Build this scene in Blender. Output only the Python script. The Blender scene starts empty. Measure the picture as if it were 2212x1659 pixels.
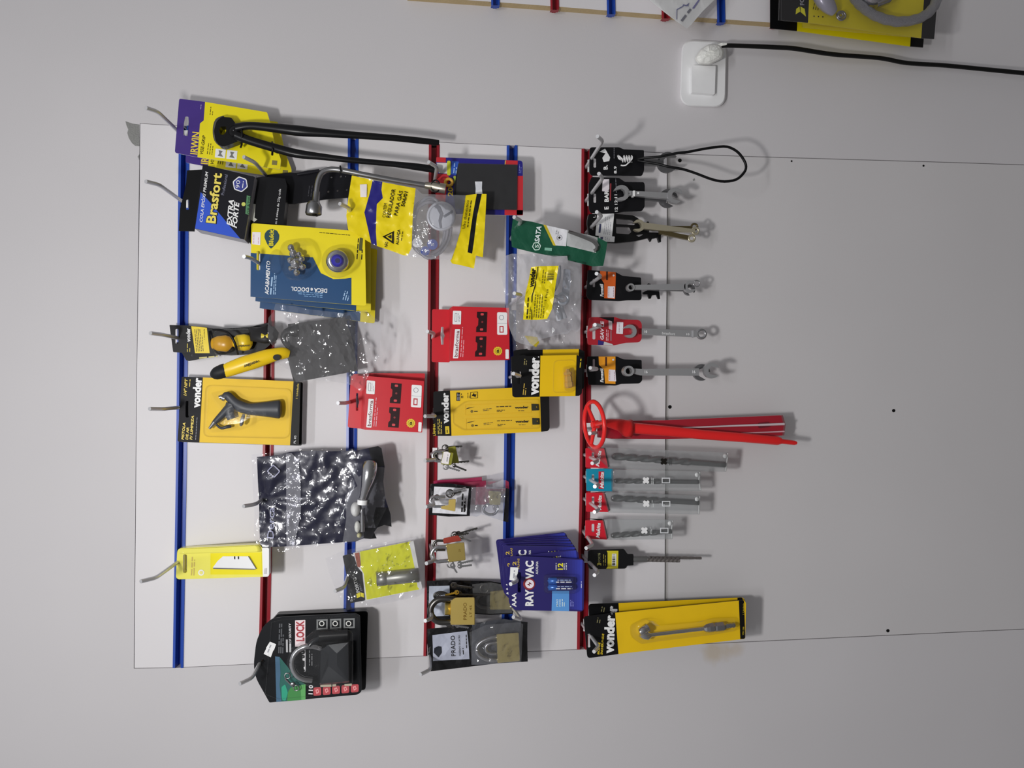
import bpy, bmesh, math, random
from mathutils import Vector, Matrix, noise
from mathutils.geometry import tessellate_polygon, delaunay_2d_cdt
SC = bpy.context.scene
COL = SC.collection
# ------------------------------------------------------------ camera (the photo is turned a quarter: world up is image left)
CAM = Vector((0.33482, -0.97647, -0.2663)); FPX = 1661.0; CX, CY = 1106.0, 829.5
def _rx(a): return Matrix(((1,0,0),(0,math.cos(a),-math.sin(a)),(0,math.sin(a),math.cos(a))))
def _ry(a): return Matrix(((math.cos(a),0,math.sin(a)),(0,1,0),(-math.sin(a),0,math.cos(a))))
def _rz(a): return Matrix(((math.cos(a),-math.sin(a),0),(math.sin(a),math.cos(a),0),(0,0,1)))
VIEW = _rz(-0.00363) @ _rx(-0.00845) @ _ry(0.13846) @ Matrix(((0,0,-1),(1,0,0),(0,-1,0)))
cam_data = bpy.data.cameras.new('camera'); cam = bpy.data.objects.new('camera', cam_data); COL.objects.link(cam)
cam_data.sensor_width = 36.0; cam_data.lens = 36.0*FPX/2212.0; cam_data.clip_start = 0.01; cam_data.clip_end = 50
cam.matrix_world = Matrix.Translation(CAM) @ VIEW.transposed().to_4x4()
SC.camera = cam
SC.view_settings.view_transform = 'Standard'; SC.view_settings.look = 'None'
SC.view_settings.gamma = 1.0; SC.view_settings.use_curve_mapping = False
SC.view_settings.exposure = -0.12
# ------------------------------------------------------------ world and lamps
world = bpy.data.worlds.new('shop_room_light'); SC.world = world; world.use_nodes = True
wn = world.node_tree.nodes; wl = world.node_tree.links; wn.clear()
_o = wn.new('ShaderNodeOutputWorld'); _b = wn.new('ShaderNodeBackground'); _c = wn.new('ShaderNodeTexCoord')
_s = wn.new('ShaderNodeSeparateXYZ'); _r = wn.new('ShaderNodeValToRGB'); _m = wn.new('ShaderNodeMapRange')
wl.new(_c.outputs['Generated'], _s.inputs[0]); wl.new(_s.outputs['Z'], _m.inputs['Value'])
_m.inputs['From Min'].default_value = -1; _m.inputs['From Max'].default_value = 1
wl.new(_m.outputs[0], _r.inputs[0]); wl.new(_r.outputs[0], _b.inputs[0]); wl.new(_b.outputs[0], _o.inputs[0])
_r.color_ramp.elements[0].color = (0.16,0.155,0.15,1); _r.color_ramp.elements[0].position = 0.1
_r.color_ramp.elements[1].color = (0.62,0.62,0.64,1); _r.color_ramp.elements[1].position = 0.75
_e = _r.color_ramp.elements.new(0.45); _e.color = (0.30,0.295,0.295,1)
_b.inputs[1].default_value = 0.62
def area(name, loc, target, sx, sy, power, color=(1,1,1)):
    l = bpy.data.lights.new(name, 'AREA'); l.shape = 'RECTANGLE'; l.size = sx; l.size_y = sy; l.energy = power; l.color = color
    o = bpy.data.objects.new(name, l); COL.objects.link(o); o.location = loc
    o.rotation_euler = (Vector(target)-Vector(loc)).to_track_quat('-Z','Y').to_euler(); return o
# ------------------------------------------------------------ pixel <-> place
def W(px, py, d=0.0):
    """the point a distance d in front of the wall face that is seen at photo pixel (px,py)"""
    r = VIEW.transposed() @ Vector(((px-CX)/FPX, -(py-CY)/FPX, -1.0))
    t = (-d - CAM.y)/r.y
    return CAM + r*t
_f = W(225, 1035, 0.0); _t = W(1250, 880, 0.0)
area('key_lamp', (_f.x, -0.88, _f.z), _t, 0.075, 0.055, 4.7, (1.0, 0.985, 0.97))  # unseen key light, placed from the cast shadows, a little above the camera
area('added_highlight_lamp', (0.25, -2.3, 1.5), (0.35, 0, -0.3), 0.9, 0.10, 15.0, (0.96, 0.98, 1.0))  # unseen long lamp added for metal highlights; also gives the softer second shadows
def depth(S, px, py): return S(px, py) if callable(S) else S
def pt(S, p, h=0.0): return W(p[0], p[1], depth(S, p[0], p[1])+h)
def mpp(px, py, d): return (W(px+1, py, d)-W(px, py, d)).length
def crumple(base, amp, scale, seed, bulge=None):
    def S(px, py):
        q = Vector((px/scale, py/scale, seed*7.3))
        n = 1-2*abs(noise.noise(q)) ; n2 = noise.noise(q*2.7)
        b = 0.0
        if bulge:
            for (cx, cy, rx, ry, hh) in bulge:
                e = ((px-cx)/rx)**2+((py-cy)/ry)**2
                b += hh*math.exp(-e*1.3)
        return base + amp*(n*0.7+n2*0.5) + b
    return S
def tilt(d0, d1, a, b):
    """depth changing from d0 at pixel a to d1 at pixel b"""
    ax, ay = a; bx, by = b; L = (bx-ax)**2+(by-ay)**2
    return lambda x, y: d0+(d1-d0)*((x-ax)*(bx-ax)+(y-ay)*(by-ay))/L
# ------------------------------------------------------------ materials
def lin(c): c = c/255.0; return c/12.92 if c <= 0.04045 else ((c+0.055)/1.055)**2.4
_mats = {}
def M(rgb, rough=0.45, metal=0.0, name=None, bump=0.0, bscale=400, var=0.04, alb=0.80, coat=0.0):
    key = (rgb, rough, metal, name, bump, coat)
    if key in _mats: return _mats[key]
    m = bpy.data.materials.new(name or ('paint_%d_%d_%d' % rgb)); m.use_nodes = True
    nt = m.node_tree; b = nt.nodes['Principled BSDF']
    col = tuple(min(0.92, lin(c)/alb) for c in rgb)
    b.inputs['Roughness'].default_value = rough; b.inputs['Metallic'].default_value = metal
    if max(rgb) < 60: b.inputs['Specular IOR Level'].default_value = 0.22; col = tuple(c*0.7 for c in col)
    if coat: b.inputs['Coat Weight'].default_value = coat; b.inputs['Coat Roughness'].default_value = 0.12
    tc = nt.nodes.new('ShaderNodeTexCoord'); n = nt.nodes.new('ShaderNodeTexNoise'); n.inputs['Scale'].default_value = 60
    n.inputs['Detail'].default_value = 3
    mx = nt.nodes.new('ShaderNodeMix'); mx.data_type = 'RGBA'
    mx.inputs[6].default_value = (*[c*(1-var) for c in col], 1); mx.inputs[7].default_value = (*[min(1, c*(1+var)) for c in col], 1)
    nt.links.new(tc.outputs['Object'], n.inputs['Vector']); nt.links.new(n.outputs['Fac'], mx.inputs[0])
    nt.links.new(mx.outputs[2], b.inputs['Base Color'])
    if bump:
        n2 = nt.nodes.new('ShaderNodeTexNoise'); n2.inputs['Scale'].default_value = bscale; n2.inputs['Detail'].default_value = 4
        bp = nt.nodes.new('ShaderNodeBump'); bp.inputs['Strength'].default_value = bump; bp.inputs['Distance'].default_value = 0.002
        nt.links.new(tc.outputs['Object'], n2.inputs['Vector']); nt.links.new(n2.outputs['Fac'], bp.inputs['Height'])
        nt.links.new(bp.outputs[0], b.inputs['Normal'])
    _mats[key] = m; return m
def film(tint=(0.93,0.93,0.96), haze=0.10, gloss=1.0, name='clear_film', rough=0.10, wrinkle=0.6):
    key = ('film', tint, haze, gloss, name, wrinkle)
    if key in _mats: return _mats[key]
    m = bpy.data.materials.new(name); m.use_nodes = True; nt = m.node_tree; nt.nodes.clear()
    out = nt.nodes.new('ShaderNodeOutputMaterial'); tr = nt.nodes.new('ShaderNodeBsdfTransparent')
    tr.inputs[0].default_value = (*tint, 1)
    di = nt.nodes.new('ShaderNodeBsdfDiffuse'); di.inputs[0].default_value = (0.85*tint[0], 0.85*tint[1], 0.87*tint[2], 1)
    gl = nt.nodes.new('ShaderNodeBsdfAnisotropic'); gl.inputs['Roughness'].default_value = rough
    mx1 = nt.nodes.new('ShaderNodeMixShader'); mx2 = nt.nodes.new('ShaderNodeMixShader'); mx1.inputs[0].default_value = haze
    lw = nt.nodes.new('ShaderNodeFresnel'); lw.inputs[0].default_value = 1.45
    mul = nt.nodes.new('ShaderNodeMath'); mul.operation = 'MULTIPLY'; mul.inputs[1].default_value = gloss; mul.use_clamp = True
    tc = nt.nodes.new('ShaderNodeTexCoord'); n = nt.nodes.new('ShaderNodeTexNoise'); n.inputs['Scale'].default_value = 130
    bp = nt.nodes.new('ShaderNodeBump'); bp.inputs['Strength'].default_value = wrinkle; bp.inputs['Distance'].default_value = 0.002
    L = nt.links
    L.new(tc.outputs['Object'], n.inputs['Vector']); L.new(n.outputs['Fac'], bp.inputs['Height'])
    L.new(bp.outputs[0], gl.inputs['Normal']); L.new(bp.outputs[0], lw.inputs['Normal'])
    L.new(tr.outputs[0], mx1.inputs[1]); L.new(di.outputs[0], mx1.inputs[2])
    L.new(lw.outputs[0], mul.inputs[0]); L.new(mul.outputs[0], mx2.inputs[0]); L.new(mx1.outputs[0], mx2.inputs[1]); L.new(gl.outputs[0], mx2.inputs[2])
    L.new(mx2.outputs[0], out.inputs[0])
    _mats[key] = m; return m
# ------------------------------------------------------------ 2-D outlines in photo pixels
def rr(q, r, n=4):
    """round the corners of a polygon; r one radius or a list"""
    out = []; N = len(q)
    for i in range(N):
        p = Vector(q[i]).to_2d(); a = Vector(q[i-1]).to_2d(); b = Vector(q[(i+1) % N]).to_2d()
        ri = r[i] if isinstance(r, (list, tuple)) else r
        if ri <= 0: out.append((p.x, p.y)); continue
        da = (a-p); db = (b-p); t = min(ri, da.length*0.49, db.length*0.49)
        A = p+da.normalized()*t; B = p+db.normalized()*t
        for k in range(n+1):
            s = k/n; c = A*(1-s)**2+p*2*s*(1-s)+B*s*s; out.append((c.x, c.y))
    return out
def circ(cx, cy, r, n=20, ry=None, a0=0, a1=360):
    ry = ry or r; full = abs(a1-a0) >= 360
    k = n if full else n+1
    return [(cx+r*math.cos(math.radians(a0+(a1-a0)*i/n)), cy+ry*math.sin(math.radians(a0+(a1-a0)*i/n))) for i in range(k)]
def bil(q, u, v):
    a, b, c, d = [Vector(x).to_2d() for x in q]
    p = (a*(1-u)+b*u)*(1-v)+(d*(1-u)+c*u)*v; return (p.x, p.y)
def sub(q, u0, v0, u1, v1): return [bil(q, u0, v0), bil(q, u1, v0), bil(q, u1, v1), bil(q, u0, v1)]
def bar(p0, p1, w0, w1=None):
    w1 = w0 if w1 is None else w1
    a = Vector(p0).to_2d(); b = Vector(p1).to_2d(); d = (b-a).normalized(); n = Vector((-d.y, d.x))
    return [tuple(a+n*w0), tuple(b+n*w1), tuple(b-n*w1), tuple(a-n*w0)]
def inside(p, poly):
    x, y = p; c = False; j = len(poly)-1
    for i in range(len(poly)):
        xi, yi = poly[i]; xj, yj = poly[j]
        if (yi > y) != (yj > y) and x < (xj-xi)*(y-yi)/(yj-yi)+xi: c = not c
        j = i
    return c
def slot(cx, cy, w, l, n=4): return rr([(cx-w, cy-l), (cx+w, cy-l), (cx+w, cy+l), (cx-w, cy+l)], w*0.9, n)
def euro(cx, cy, w, l):
    return slot(cx, cy, w, l)
_glyph = {}
def glyphs(s, bold, shear):
    key = (s, bold, shear)
    if key not in _glyph:
        c = bpy.data.curves.new('lettering', 'FONT'); c.body = s; c.offset = bold; c.shear = shear; c.resolution_u = 2; c.fill_mode = 'FRONT'
        o = bpy.data.objects.new('lettering', c); me = bpy.data.meshes.new_from_object(o)
        vs = [(v.co.x, v.co.y) for v in me.vertices]; fs = [tuple(p.vertices) for p in me.polygons]
        bpy.data.objects.remove(o); bpy.data.curves.remove(c); bpy.data.meshes.remove(me)
        _glyph[key] = (vs, fs)
    return _glyph[key]
CAPH = 0.73
class MB:
    """collects shapes, becomes one mesh object"""
    def __init__(s): s.v = []; s.f = []; s.mats = []; s.sm = []
    def mi(s, m):
        if m not in s.mats: s.mats.append(m)
        return s.mats.index(m)
    def add(s, vs, fs, m, smooth=False):
        b = len(s.v); s.v += [Vector(v) for v in vs]; k = s.mi(m)
        for f in fs: s.f.append(([b+i for i in f], k)); s.sm.append(smooth)
        return s
    def poly(s, S, pts, m, h=0.0, holes=()):
        loops = [pts]+list(holes); flat = [p for l in loops for p in l]
        tris = tessellate_polygon([[Vector((p[0], p[1], 0)) for p in l] for l in loops])
        return s.add([pt(S, p, h) for p in flat], tris, m)
    def ext(s, S, pts, m, h=0.0, t=0.001, holes=(), side=None, hs=None):
        """a plate: front face h in front of S, thickness t towards the wall"""
        loops = [pts]+list(holes); flat = [p for l in loops for p in l]; n = len(flat)
        tris = tessellate_polygon([[Vector((p[0], p[1], 0)) for p in l] for l in loops])
        F = [pt(S, p, h) for p in flat]; B = [v+Vector((0, t, 0)) for v in F]
        s.add(F, tris, m); s.add(B, [tuple(reversed(x)) for x in tris], side or m)
        b = 0
        for l in loops:
            k = len(l)
            s.add(F[b:b+k]+B[b:b+k], [(i, (i+1) % k, (i+1) % k+k, i+k) for i in range(k)], side or m); b += k
        return s
    def loft(s, S, pts, steps, m, smooth=True, cap=True):
        cx = sum(p[0] for p in pts)/len(pts); cy = sum(p[1] for p in pts)/len(pts); n = len(pts)
        V = []
        d0 = depth(S, cx, cy)
        for (k, h) in steps: V += [W(cx+(p[0]-cx)*k, cy+(p[1]-cy)*k, depth(S, p[0], p[1])+h) for p in pts]
        F = []
        for j in range(len(steps)-1):
            for i in range(n): F.append((j*n+i, j*n+(i+1) % n, (j+1)*n+(i+1) % n, (j+1)*n+i))
        s.add(V, F, m, smooth)
        if cap:
            k, h = steps[-1]; q = [(cx+(p[0]-cx)*k, cy+(p[1]-cy)*k) for p in pts]
            tris = tessellate_polygon([[Vector((p[0], p[1], 0)) for p in q]]); s.add(V[-n:], tris, m, smooth)
        return s
    def tubew(s, P, m, seg=10, closed=False, flat=1.0, smooth=True, fn=None):
        """P: list of (Vector, radius)"""
        n = len(P); V = []; F = []; up = None
        for i in range(n):
            a = P[i-1][0] if (i > 0 or closed) else P[i][0]; b = P[(i+1) % n][0] if (i < n-1 or closed) else P[i][0]
            t = (b-a); t = t.normalized() if t.length > 1e-9 else Vector((0, 0, 1))
            if up is None:
                up = Vector((0, -1, 0))
                if abs(t.dot(up)) > 0.9: up = Vector((1, 0, 0))
            up = (up-t*up.dot(t)); up = up.normalized() if up.length > 1e-6 else t.orthogonal().normalized()
            sd = t.cross(up)
            for k in range(seg):
                A = 2*math.pi*k/seg; r = P[i][1]
                if fn: r = r*fn(i/(n-1), A)
                V.append(P[i][0]+sd*(math.cos(A)*r)+up*(math.sin(A)*r*flat))
        for i in range(n if closed else n-1):
            for k in range(seg): F.append((i*seg+k, i*seg+(k+1) % seg, ((i+1) % n)*seg+(k+1) % seg, ((i+1) % n)*seg+k))
        s.add(V, F, m, smooth)
        if not closed:
            s.add(V[:seg], [tuple(range(seg))], m); s.add(V[-seg:], [tuple(range(seg))], m)
        return s
    def tube(s, pts, m, seg=10, closed=False, flat=1.0, smooth=True, fn=None, fine=0):
        """pts: (px,py,depth,radius px)"""
        if fine: pts = spline(pts, fine, closed)
        return s.tubew([(W(p[0], p[1], p[2]), p[3]*mpp(p[0], p[1], p[2])) for p in pts], m, seg, closed, flat, smooth, fn)
    def ring(s, cx, cy, d, r, rt, m, ry=None, n=24, seg=8, flat=1.0, dd=0.0):
        ry = ry or r
        return s.tube([(cx+r*math.cos(2*math.pi*i/n), cy+ry*math.sin(2*math.pi*i/n), d+dd*math.sin(2*math.pi*i/n), rt) for i in range(n)], m, seg, True, flat)
    def ball(s, px, py, d, r, m, sx=1, sy=1, sz=1, n=12):
        c = W(px, py, d); R = r*mpp(px, py, d); V = []; F = []
        for i in range(n//2+1):
            for k in range(n):
                th = math.pi*i/(n//2); ph = 2*math.pi*k/n
                V.append(c+Vector((R*sx*math.sin(th)*math.cos(ph), R*sy*math.cos(th), R*sz*math.sin(th)*math.sin(ph))))
        for i in range(n//2):
            for k in range(n): F.append((i*n+k, i*n+(k+1) % n, (i+1)*n+(k+1) % n, (i+1)*n+k))
        return s.add(V, F, m, True)
    def sheet(s, S, pts, m, h=0.0, cell=7.0, zones=(), seed=1, smooth=False, back=None):
        rnd = random.Random(seed)
        out = []
        for i in range(len(pts)):
            a = Vector(pts[i]).to_2d(); b = Vector(pts[(i+1) % len(pts)]).to_2d(); k = max(1, int((b-a).length/cell))
            out += [a+(b-a)*(j/k) for j in range(k)]
        ol = [tuple(p) for p in out]; N = len(ol)
        x0 = min(p[0] for p in ol); x1 = max(p[0] for p in ol); y0 = min(p[1] for p in ol); y1 = max(p[1] for p in ol)
        V = [Vector(p) for p in ol]; y = y0+cell*0.5; row = 0
        while y < y1:
            x = x0+(cell*0.5 if row % 2 else 0)
            while x < x1:
                q = (x+rnd.uniform(-.25, .25)*cell, y+rnd.uniform(-.25, .25)*cell)
                if inside(q, ol) and min((Vector(q)-p).length_squared for p in V[:N]) > (cell*0.45)**2: V.append(Vector(q))
                x += cell
            y += cell*0.87; row += 1
        E = [(i, (i+1) % N) for i in range(N)]
        for (zp, zm) in zones:
            z = []
            for i in range(len(zp)):
                a = Vector(zp[i]).to_2d(); bb = Vector(zp[(i+1) % len(zp)]).to_2d(); k = max(1, int((bb-a).length/cell))
                z += [a+(bb-a)*(j/k) for j in range(k)]
            V = V[:N]+[p for p in V[N:] if all((p-q).length_squared > (cell*0.4)**2 for q in z)] if not E[N:] else V
            n0 = len(V); V += z; E += [(n0+i, n0+(i+1) % len(z)) for i in range(len(z))]
        vs, es, fs = delaunay_2d_cdt(V, E, [], 0, 1e-4)[:3]
        P = [(v.x, v.y) for v in vs]; w = [pt(S, p, h) for p in P]
        fs = [f for f in fs if inside((sum(P[i][0] for i in f)/len(f), sum(P[i][1] for i in f)/len(f)), ol)]
        groups = {}
        for f in fs:
            c = (sum(P[i][0] for i in f)/len(f), sum(P[i][1] for i in f)/len(f)); mm = m
            for (zp, zm) in zones:
                if inside(c, zp): mm = zm
            groups.setdefault(id(mm), [mm, []])[1].append(f)
        b = len(s.v); s.v += w
        for mm, fl in groups.values():
            if mm is None: continue
            k = s.mi(mm)
            for f in fl: s.f.append(([b+i for i in f], k)); s.sm.append(smooth)
        return s
    def text(s, S, st, p0, p1, cap, m, h=0.0003, bold=0.0, shear=0.0):
        """lettering whose baseline runs from pixel p0 to p1 with capitals cap pixels high"""
        vs, fs = glyphs(st, bold, shear)
        if not vs: return s
        xa = min(v[0] for v in vs); xb = max(v[0] for v in vs)
        a = Vector(p0).to_2d(); b = Vector(p1).to_2d(); d = (b-a); n = Vector((d.y, -d.x)).normalized(); L = []
        for (x, y) in vs:
            q = a+d*((x-xa)/(xb-xa))+n*(y/CAPH*cap); L.append(pt(S, q, h))
        return s.add(L, fs, m)
    def fine(s, S, p0, p1, th, m, h=0.0003, seed=0, rows=1, gap=0):
        """small print too fine to read: rows of broken dashes; rows step along the letter-down direction"""
        rnd = random.Random(seed*13+int(p0[0]*7+p0[1])); a = Vector(p0).to_2d(); b = Vector(p1).to_2d(); d = (b-a); n = Vector((-d.y, d.x)).normalized()
        for r in range(rows):
            t = 0.0; end = 1.0 if r < rows-1 or rows == 1 else rnd.uniform(.5, .9)
            while t < end-0.02:
                e = min(end, t+rnd.uniform(2.5, 7)*th/max(1, d.length)); o = n*(gap*r)
                q = [a+d*t+o, a+d*e+o, a+d*e+o+n*th, a+d*t+o+n*th]; s.poly(S, [tuple(x) for x in q], m, h)
                t = e+1.2*th/max(1, d.length)
        return s
    def barcode(s, S, q, m, n=14, h=0.0003, seed=1, along='v'):
        rnd = random.Random(seed); t = 0.0; k = 0
        while t < 1:
            w = rnd.choice([.4, .8, 1.2])/n; e = min(1, t+w)
            if k % 2 == 0: s.poly(S, sub(q, 0, t, 1, e) if along == 'v' else sub(q, t, 0, e, 1), m, h)
            t = e; k += 1
        return s
def spline(pts, k, closed=False):
    out = []; n = len(pts)
    rng = range(n if closed else n-1)
    for i in rng:
        p = [pts[(i+j) % n] if closed else pts[max(0, min(n-1, i+j))] for j in (-1, 0, 1, 2)]
        for q in range(k):
            t = q/k
            out.append(tuple(0.5*((2*p[1][c])+(-p[0][c]+p[2][c])*t+(2*p[0][c]-5*p[1][c]+4*p[2][c]-p[3][c])*t*t+(-p[0][c]+3*p[1][c]-3*p[2][c]+p[3][c])*t**3) for c in range(len(p[0]))))
    if not closed: out.append(pts[-1])
    return out
# ------------------------------------------------------------ things and parts
def build(name, mb, loc=None, parent=None, label=None):
    loc = Vector(loc) if loc is not None else Vector((0, 0, 0))
    me = bpy.data.meshes.new(name); me.from_pydata([tuple(v-loc) for v in mb.v], [], [f[0] for f in mb.f])
    for m in mb.mats: me.materials.append(m)
    for p, (f, k), sm in zip(me.polygons, mb.f, mb.sm): p.material_index = k; p.use_smooth = sm
    me.update()
    bm = bmesh.new(); bm.from_mesh(me); bmesh.ops.recalc_face_normals(bm, faces=bm.faces); bm.to_mesh(me); bm.free()
    o = bpy.data.objects.new(name, me); COL.objects.link(o)
    if parent is not None: o.parent = parent
    if label: o['label'] = label
    return o
class Thing:
    def __init__(s, name, label, cat, at, group=None):
        s.loc = Vector(at); o = bpy.data.objects.new(name, None); COL.objects.link(o); o.location = s.loc; o.empty_display_size = 0.01
        o['label'] = label; o['category'] = cat
        if group: o['group'] = group
        s.o = o
    def part(s, name, mb, label=None, parent=None):
        if parent is not None: return build(name, mb, s.loc, parent, label)
        return build(name, mb, s.loc, s.o, label)
def solo(name, mb, label, cat, at, group=None):
    o = build(name, mb, at); o.location = Vector(at); o['label'] = label; o['category'] = cat
    if group: o['group'] = group
    return o
def struct(name, mb):
    o = build(name, mb); o['kind'] = 'structure'; return o
# common colours (as the photo shows them in full light)
WHITE = M((236,234,236), 0.4); BLACK = M((22,22,25), 0.42); INK = M((26,24,20), 0.5); NEARBLACK = M((16,16,18), 0.35)
YEL = M((222,178,8), 0.38); GOLD = M((214,186,40), 0.4); RED = M((190,28,38), 0.38); PRICE = M((232,216,222), 0.5)
CHROME = M((205,205,208), 0.16, 1.0, 'chrome', alb=1.0); STEEL = M((168,168,170), 0.30, 1.0, 'satin_steel', alb=1.0)
DSTEEL = M((96,94,92), 0.30, 1.0, 'dark_steel', alb=1.0); BRASS = M((226,198,112), 0.34, 0.7, 'brass', alb=1.0)
DULLBRASS = M((186,170,104), 0.42, 0.6, 'packed_brass', alb=1.0)
ZINC = M((188,188,190), 0.34, 0.45, 'zinc_wire'); ZINCW = M((225,222,226), 0.45, 0.1, 'white_plated')
CLEAR = film(); HAZY = film((0.90,0.90,0.93), 0.20, 1.0, 'hazy_film'); BLIS = film((0.99,0.99,0.99), 0.015, 0.26, 'blister_shell', 0.06, 0.03)
GRAYTXT = M((150,150,158), 0.5)
# ============================================================ the wall, the slatted boards, the grey panel
def noise_wall(rgb, name, stain=False):
    m = bpy.data.materials.new(name); m.use_nodes = True; nt = m.node_tree; b = nt.nodes['Principled BSDF']; L = nt.links
    col = [lin(c)/0.85 for c in rgb]
    tc = nt.nodes.new('ShaderNodeTexCoord'); n = nt.nodes.new('ShaderNodeTexNoise'); n.inputs['Scale'].default_value = 5; n.inputs['Detail'].default_value = 6
    mx = nt.nodes.new('ShaderNodeMix'); mx.data_type = 'RGBA'
    mx.inputs[6].default_value = (*[c*0.955 for c in col], 1); mx.inputs[7].default_value = (*[min(1, c*1.045) for c in col], 1)
    L.new(tc.outputs['Object'], n.inputs['Vector']); L.new(n.outputs['Fac'], mx.inputs[0])
    src = mx.outputs[2]
    g = nt.nodes.new('ShaderNodeTexNoise'); g.inputs['Scale'].default_value = 900; g.inputs['Detail'].default_value = 2
    L.new(tc.outputs['Object'], g.inputs['Vector'])
    if stain:
        for (c, rad, tint, amt) in stain:
            vm = nt.nodes.new('ShaderNodeVectorMath'); vm.operation = 'DISTANCE'; vm.inputs[1].default_value = c
            wob = nt.nodes.new('ShaderNodeTexNoise'); wob.inputs['Scale'].default_value = 45; L.new(tc.outputs['Object'], wob.inputs['Vector'])
            ad = nt.nodes.new('ShaderNodeMath'); ad.operation = 'MULTIPLY_ADD'; ad.inputs[1].default_value = -rad*1.6
            L.new(tc.outputs['Object'], vm.inputs[0]); L.new(wob.outputs['Fac'], ad.inputs[0]); L.new(vm.outputs['Value'], ad.inputs[2])
            mr = nt.nodes.new('ShaderNodeMapRange'); mr.inputs['From Min'].default_value = -rad*0.6; mr.inputs['From Max'].default_value = rad*0.35
            mr.inputs['To Min'].default_value = amt; mr.inputs['To Max'].default_value = 0; L.new(ad.outputs[0], mr.inputs['Value'])
            mm = nt.nodes.new('ShaderNodeMix'); mm.data_type = 'RGBA'; L.new(mr.outputs[0], mm.inputs[0]); L.new(src, mm.inputs[6]); mm.inputs[7].default_value = (*[lin(q)/0.85 for q in tint], 1)
            src = mm.outputs[2]
    L.new(src, b.inputs['Base Color']); b.inputs['Roughness'].default_value = 0.6
    bp = nt.nodes.new('ShaderNodeBump'); bp.inputs['Strength'].default_value = 0.12; bp.inputs['Distance'].default_value = 0.0006
    L.new(g.outputs['Fac'], bp.inputs['Height']); L.new(bp.outputs[0], b.inputs['Normal'])
    return m
stn = [(tuple(W(1545,1408)), 0.020, (178,160,130), 0.55), (tuple(W(1590,1402)), 0.012, (180,160,132), 0.4)]
WALLM = noise_wall((196,193,195), 'painted_wall', stn); BOARDM = noise_wall((214,211,213), 'white_laminate'); PANELM = noise_wall((196,193,194), 'grey_cover_panel')
PATCHM = M((128,128,126), 0.8, name='bare_plaster', bump=0.6, bscale=500, var=0.15)
GAPM = M((70,68,66), 0.9, name='seam_gap')
topseam = [(302,266),(420,273),(600,285),(800,297),(990,309),(1095,313.5),(1240,320),(1441,330)]
botseam = [(289,1444),(380,1443),(546,1435),(860,1420),(1190,1406),(1436.5,1395)]
board_out = topseam+[(1441.6,560),(1440,700),(1438,900),(1436.7,1280)]+list(reversed(botseam))+[(295,800)]
full_out = topseam+[(1500,333),(1640,338),(2052,350),(2240,358)]+[(2240,1357),(2052,1367),(1640,1386)]+list(reversed(botseam))+[(295,800)]
w = MB()
bx = [W(-900,-900), W(2300+800,-900), W(2300+800,2500), W(-900,2500)]
# the wall round the opening (a ring, 40 mm thick)
def ringwall():
    outer = [(-700,-600),(2900,-600),(2900,2250),(-700,2250)]
    # keep the opening clear of the right-hand border: it runs on below the frame
    hole = topseam+[(1500,333),(1640,338),(2052,350),(2700,372),(2700,1338),(2052,1367),(1640,1386)]+list(reversed(botseam))+[(295,800)]
    w.ext(0.0, outer, WALLM, 0.0, 0.04, holes=[hole])
    for i in range(0): pass
ringwall()
w.add([W(-700,-600,-0.04), W(2900,-600,-0.04), W(2900,2250,-0.04), W(-700,2250,-0.04)], [(0,1,2,3)], GAPM)
# chipped paint showing plaster beside the board's upper corner
w.poly(0.0, [(271,262),(286,267),(301,269),(301,300),(301,316),(292,315),(285,309),(278,298),(275,287),(277,280),(273,270)], PATCHM, 0.0003)
w.poly(0.0, [(297,339),(301,333),(300.5,346),(299,341)], PATCHM, 0.0003)
w.poly(0.0, [(1496,388),(1500,385),(1502,389),(1498,391)], PATCHM, 0.0003)
w.poly(-0.0035, [(1436,334),(1452,334),(1452,700),(1449,900),(1446,1392),(1431,1392),(1434,900),(1437,700)], M((150,148,146),0.7,name='groove_bottom'))
struct('wall_back', w)
# seam: gap left by shrinking the boards a little towards their middle
def shrink(poly, k):
    cx = sum(p[0] for p in poly)/len(poly); cy = sum(p[1] for p in poly)/len(poly); out = []
    for (x, y) in poly:
        out.append((x+(k if x < cx else -k), y+(k if y < cy else -k)))
    return out
# --- main slatted board: grooves
GV = [ [(397,340),(396.3,480),(395.5,660),(392.5,990),(385,1442)],
       [(584,285),(582,665),(580,930),(576,1180),(570,1434)],
       [(763,296),(761.5,600),(759.5,960),(756,1180),(752,1425)],
       [(938,307),(936.5,580),(933,1000),(930,1200),(926,1417)],
       [(1106,315),(1104,580),(1101,900),(1098,1150),(1094,1409.5)],
       [(1267.5,322),(1265,700),(1263,1080),(1260.5,1180),(1257.5,1403.5)] ]
GV[0][0] = (398.5,272.5)
def gx(i, y):
    g = GV[i]
    for a, b in zip(g, g[1:]):
        if y <= b[1] or b is g[-1]: return a[0]+(b[0]-a[0])*(y-a[1])/(b[1]-a[1])
HW = 7.0
def seam_y(seam, x):
    for a, b in zip(seam, seam[1:]):
        if x <= b[0] or b is seam[-1]: return a[1]+(b[1]-a[1])*(x-a[0])/(b[0]-a[0])
bd = Thing('display_board', 'large white slatted display board with blue and red grooves, covered in hanging tools', 'display board', W(870,860,-0.01))
pm = MB()
edgeL = [(303,268),(302,414),(296,800),(290.5,1442)]
edgeR = [(1440.5,331),(1440.5,560),(1439,700),(1437,900),(1435.5,1280),(1435.5,1394)]
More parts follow.
